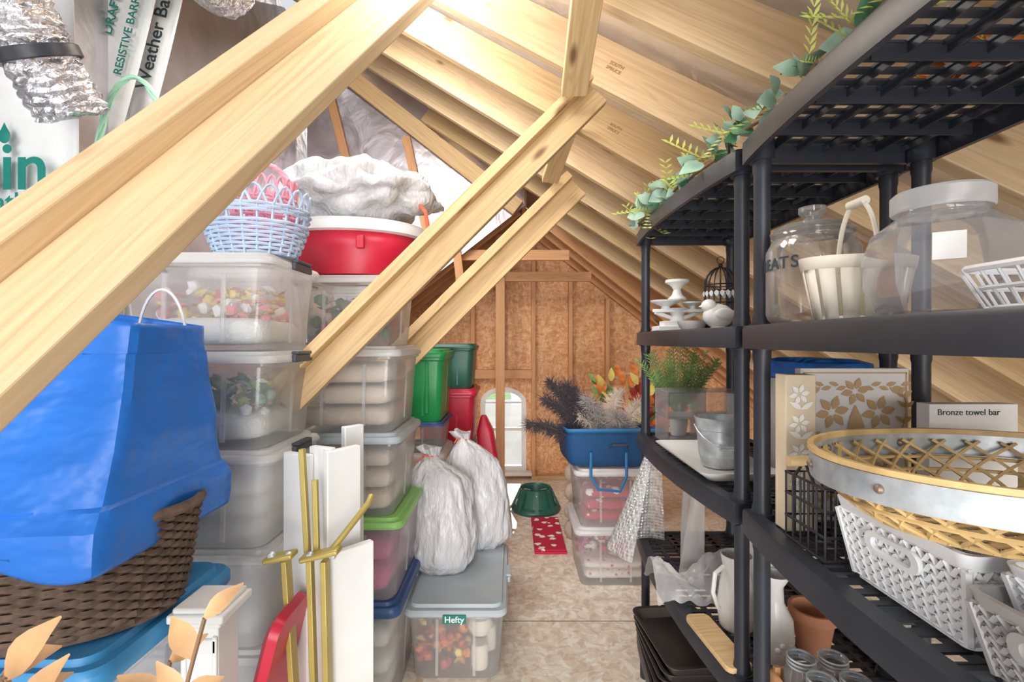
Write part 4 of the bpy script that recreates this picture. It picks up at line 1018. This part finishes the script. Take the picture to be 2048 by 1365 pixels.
for k in range(230):
    d=Vector((random.uniform(-1,1),random.uniform(-.8,.3),random.uniform(.4,1.4))).normalized(); p=Vector((0,0,.66))+d*random.uniform(.08,.52); g.mi=random.choice([0,0,1,2,3])
    g.leaf(p,d+Vector((random.uniform(-.6,.6),random.uniform(-.6,.6),0)),(0,-1,.2),.10,.05,.2,4)
for k in range(14):
    d=Vector((random.uniform(-1,1),random.uniform(-.8,.3),random.uniform(.4,1.4))).normalized(); g.mi=1; g.tube([(0,0,.5),Vector((0,0,.66))+d*.5],.003,4)
g.make('foliage',[LEAFO,LEAFR,YEL,LEAFC],t)
g=G(); pr=[]
for k in range(4):
    b=.135*k; pr+=[(.035,b+.0),(.065,b+.03),(.07,b+.065),(.06,b+.10),(.035,b+.13)]
g.lathe(pr+[(0,.54)],24,sy=.8); g.make('turned_column_decor',M('beige_carved_wood',(.52,.42,.33),.7,bmp=.5),loc=(.445,3.46,0),label='beige carved column ornament behind the clear totes',cat='ornament')
g=G(); g.box((0,0,.008),(.215,.62,.016)); g.box((0,0,.022),(.21,.60,.012)); g.make('holiday_rug',SNOW,loc=(.258,3.50,0),label='red folded rug with white snowflakes on the floor',cat='rug',bevel=.004)
t=thing('christmas_tree_stand','dark green plastic christmas tree stand','tree stand',(.20,4.05,0))
g=G(); g.lathe([(.20,0),(.205,.02),(.19,.04),(.165,.05),(.13,.17),(.135,.185),(.125,.19),(.11,.17),(.10,.06),(0,.06)],32)
for k in range(8):
    a=2*PI*k/8; g.bar((.20*math.cos(a),.20*math.sin(a),.02),(.125*math.cos(a),.125*math.sin(a),.18),.03,.02)
g.make('stand_body',DGREEN,t)
for k in range(3):
    a=2*PI*k/3-PI/2; g=G(); g.tube([(.15*math.cos(a),.15*math.sin(a),.155),(.05*math.cos(a),.05*math.sin(a),.155)],.006,8); g.make('screw',GALV,t)
# ------------------------------------------------------------ light, world, camera
w=bpy.data.worlds.new('World'); sc.world=w; w.use_nodes=True
nt=w.node_tree; bg=nt.nodes['Background']
sky=nt.nodes.new('ShaderNodeTexSky'); sky.sky_type='HOSEK_WILKIE'; sky.turbidity=3; sky.sun_direction=(0.1,.6,.7)
mx=mixc(nt,.75,sky.outputs[0],(.95,.97,1.0)); nt.links.new(mx,bg.inputs[0]); bg.inputs[1].default_value=1.0
def light(kind,loc,rot,e,col=(1,1,1),size=1,ang=.1):
    l=bpy.data.lights.new('sun_or_fill',kind); l.energy=e; l.color=col
    if kind=='AREA': l.size=size
    elif kind=='SUN': l.angle=ang
    else: l.shadow_soft_size=size
    o=bpy.data.objects.new('sun_or_fill',l); sc.collection.objects.link(o); o.location=loc; o.rotation_euler=rot; return o
def aim(d): return Vector(d).to_track_quat('-Z','Y').to_euler()
light('SUN',(0,8,5),aim((-.05,-1,-.55)),7,(1,.96,.88),ang=.01)
light('SUN',(0,-5,2),aim((.02,1,-.17)),2.2,(1,.98,.95),ang=.7)  # added soft fill through the open back, brightens the whole attic evenly
light('AREA',(.1,-1.8,.6),aim((.05,1,.62)),56,(1,.97,.95),size=1.4)  # added low fill behind the camera, aimed up to brighten the rafters
light('AREA',(-.75,2.1,3.1),aim((.35,.8,-1.4)),52,(1,.97,.93),size=.8)  # unseen fill above the view, added to brighten the far end and floor
light('AREA',(-.10,1.15,2.46),aim((-.1,.5,-1)),7,(1,.97,.93),size=.4)  # unseen overhead fill, added to lift the floor; no fixture hangs here
cam=bpy.data.cameras.new('Camera'); co=bpy.data.objects.new('Camera',cam); sc.collection.objects.link(co)
cam.sensor_width=36; cam.lens=F/2048*36; cam.clip_start=.02; co.location=(0,0,H); co.rotation_euler=(PI/2,0,0); sc.camera=co
sc.view_settings.view_transform='Standard'
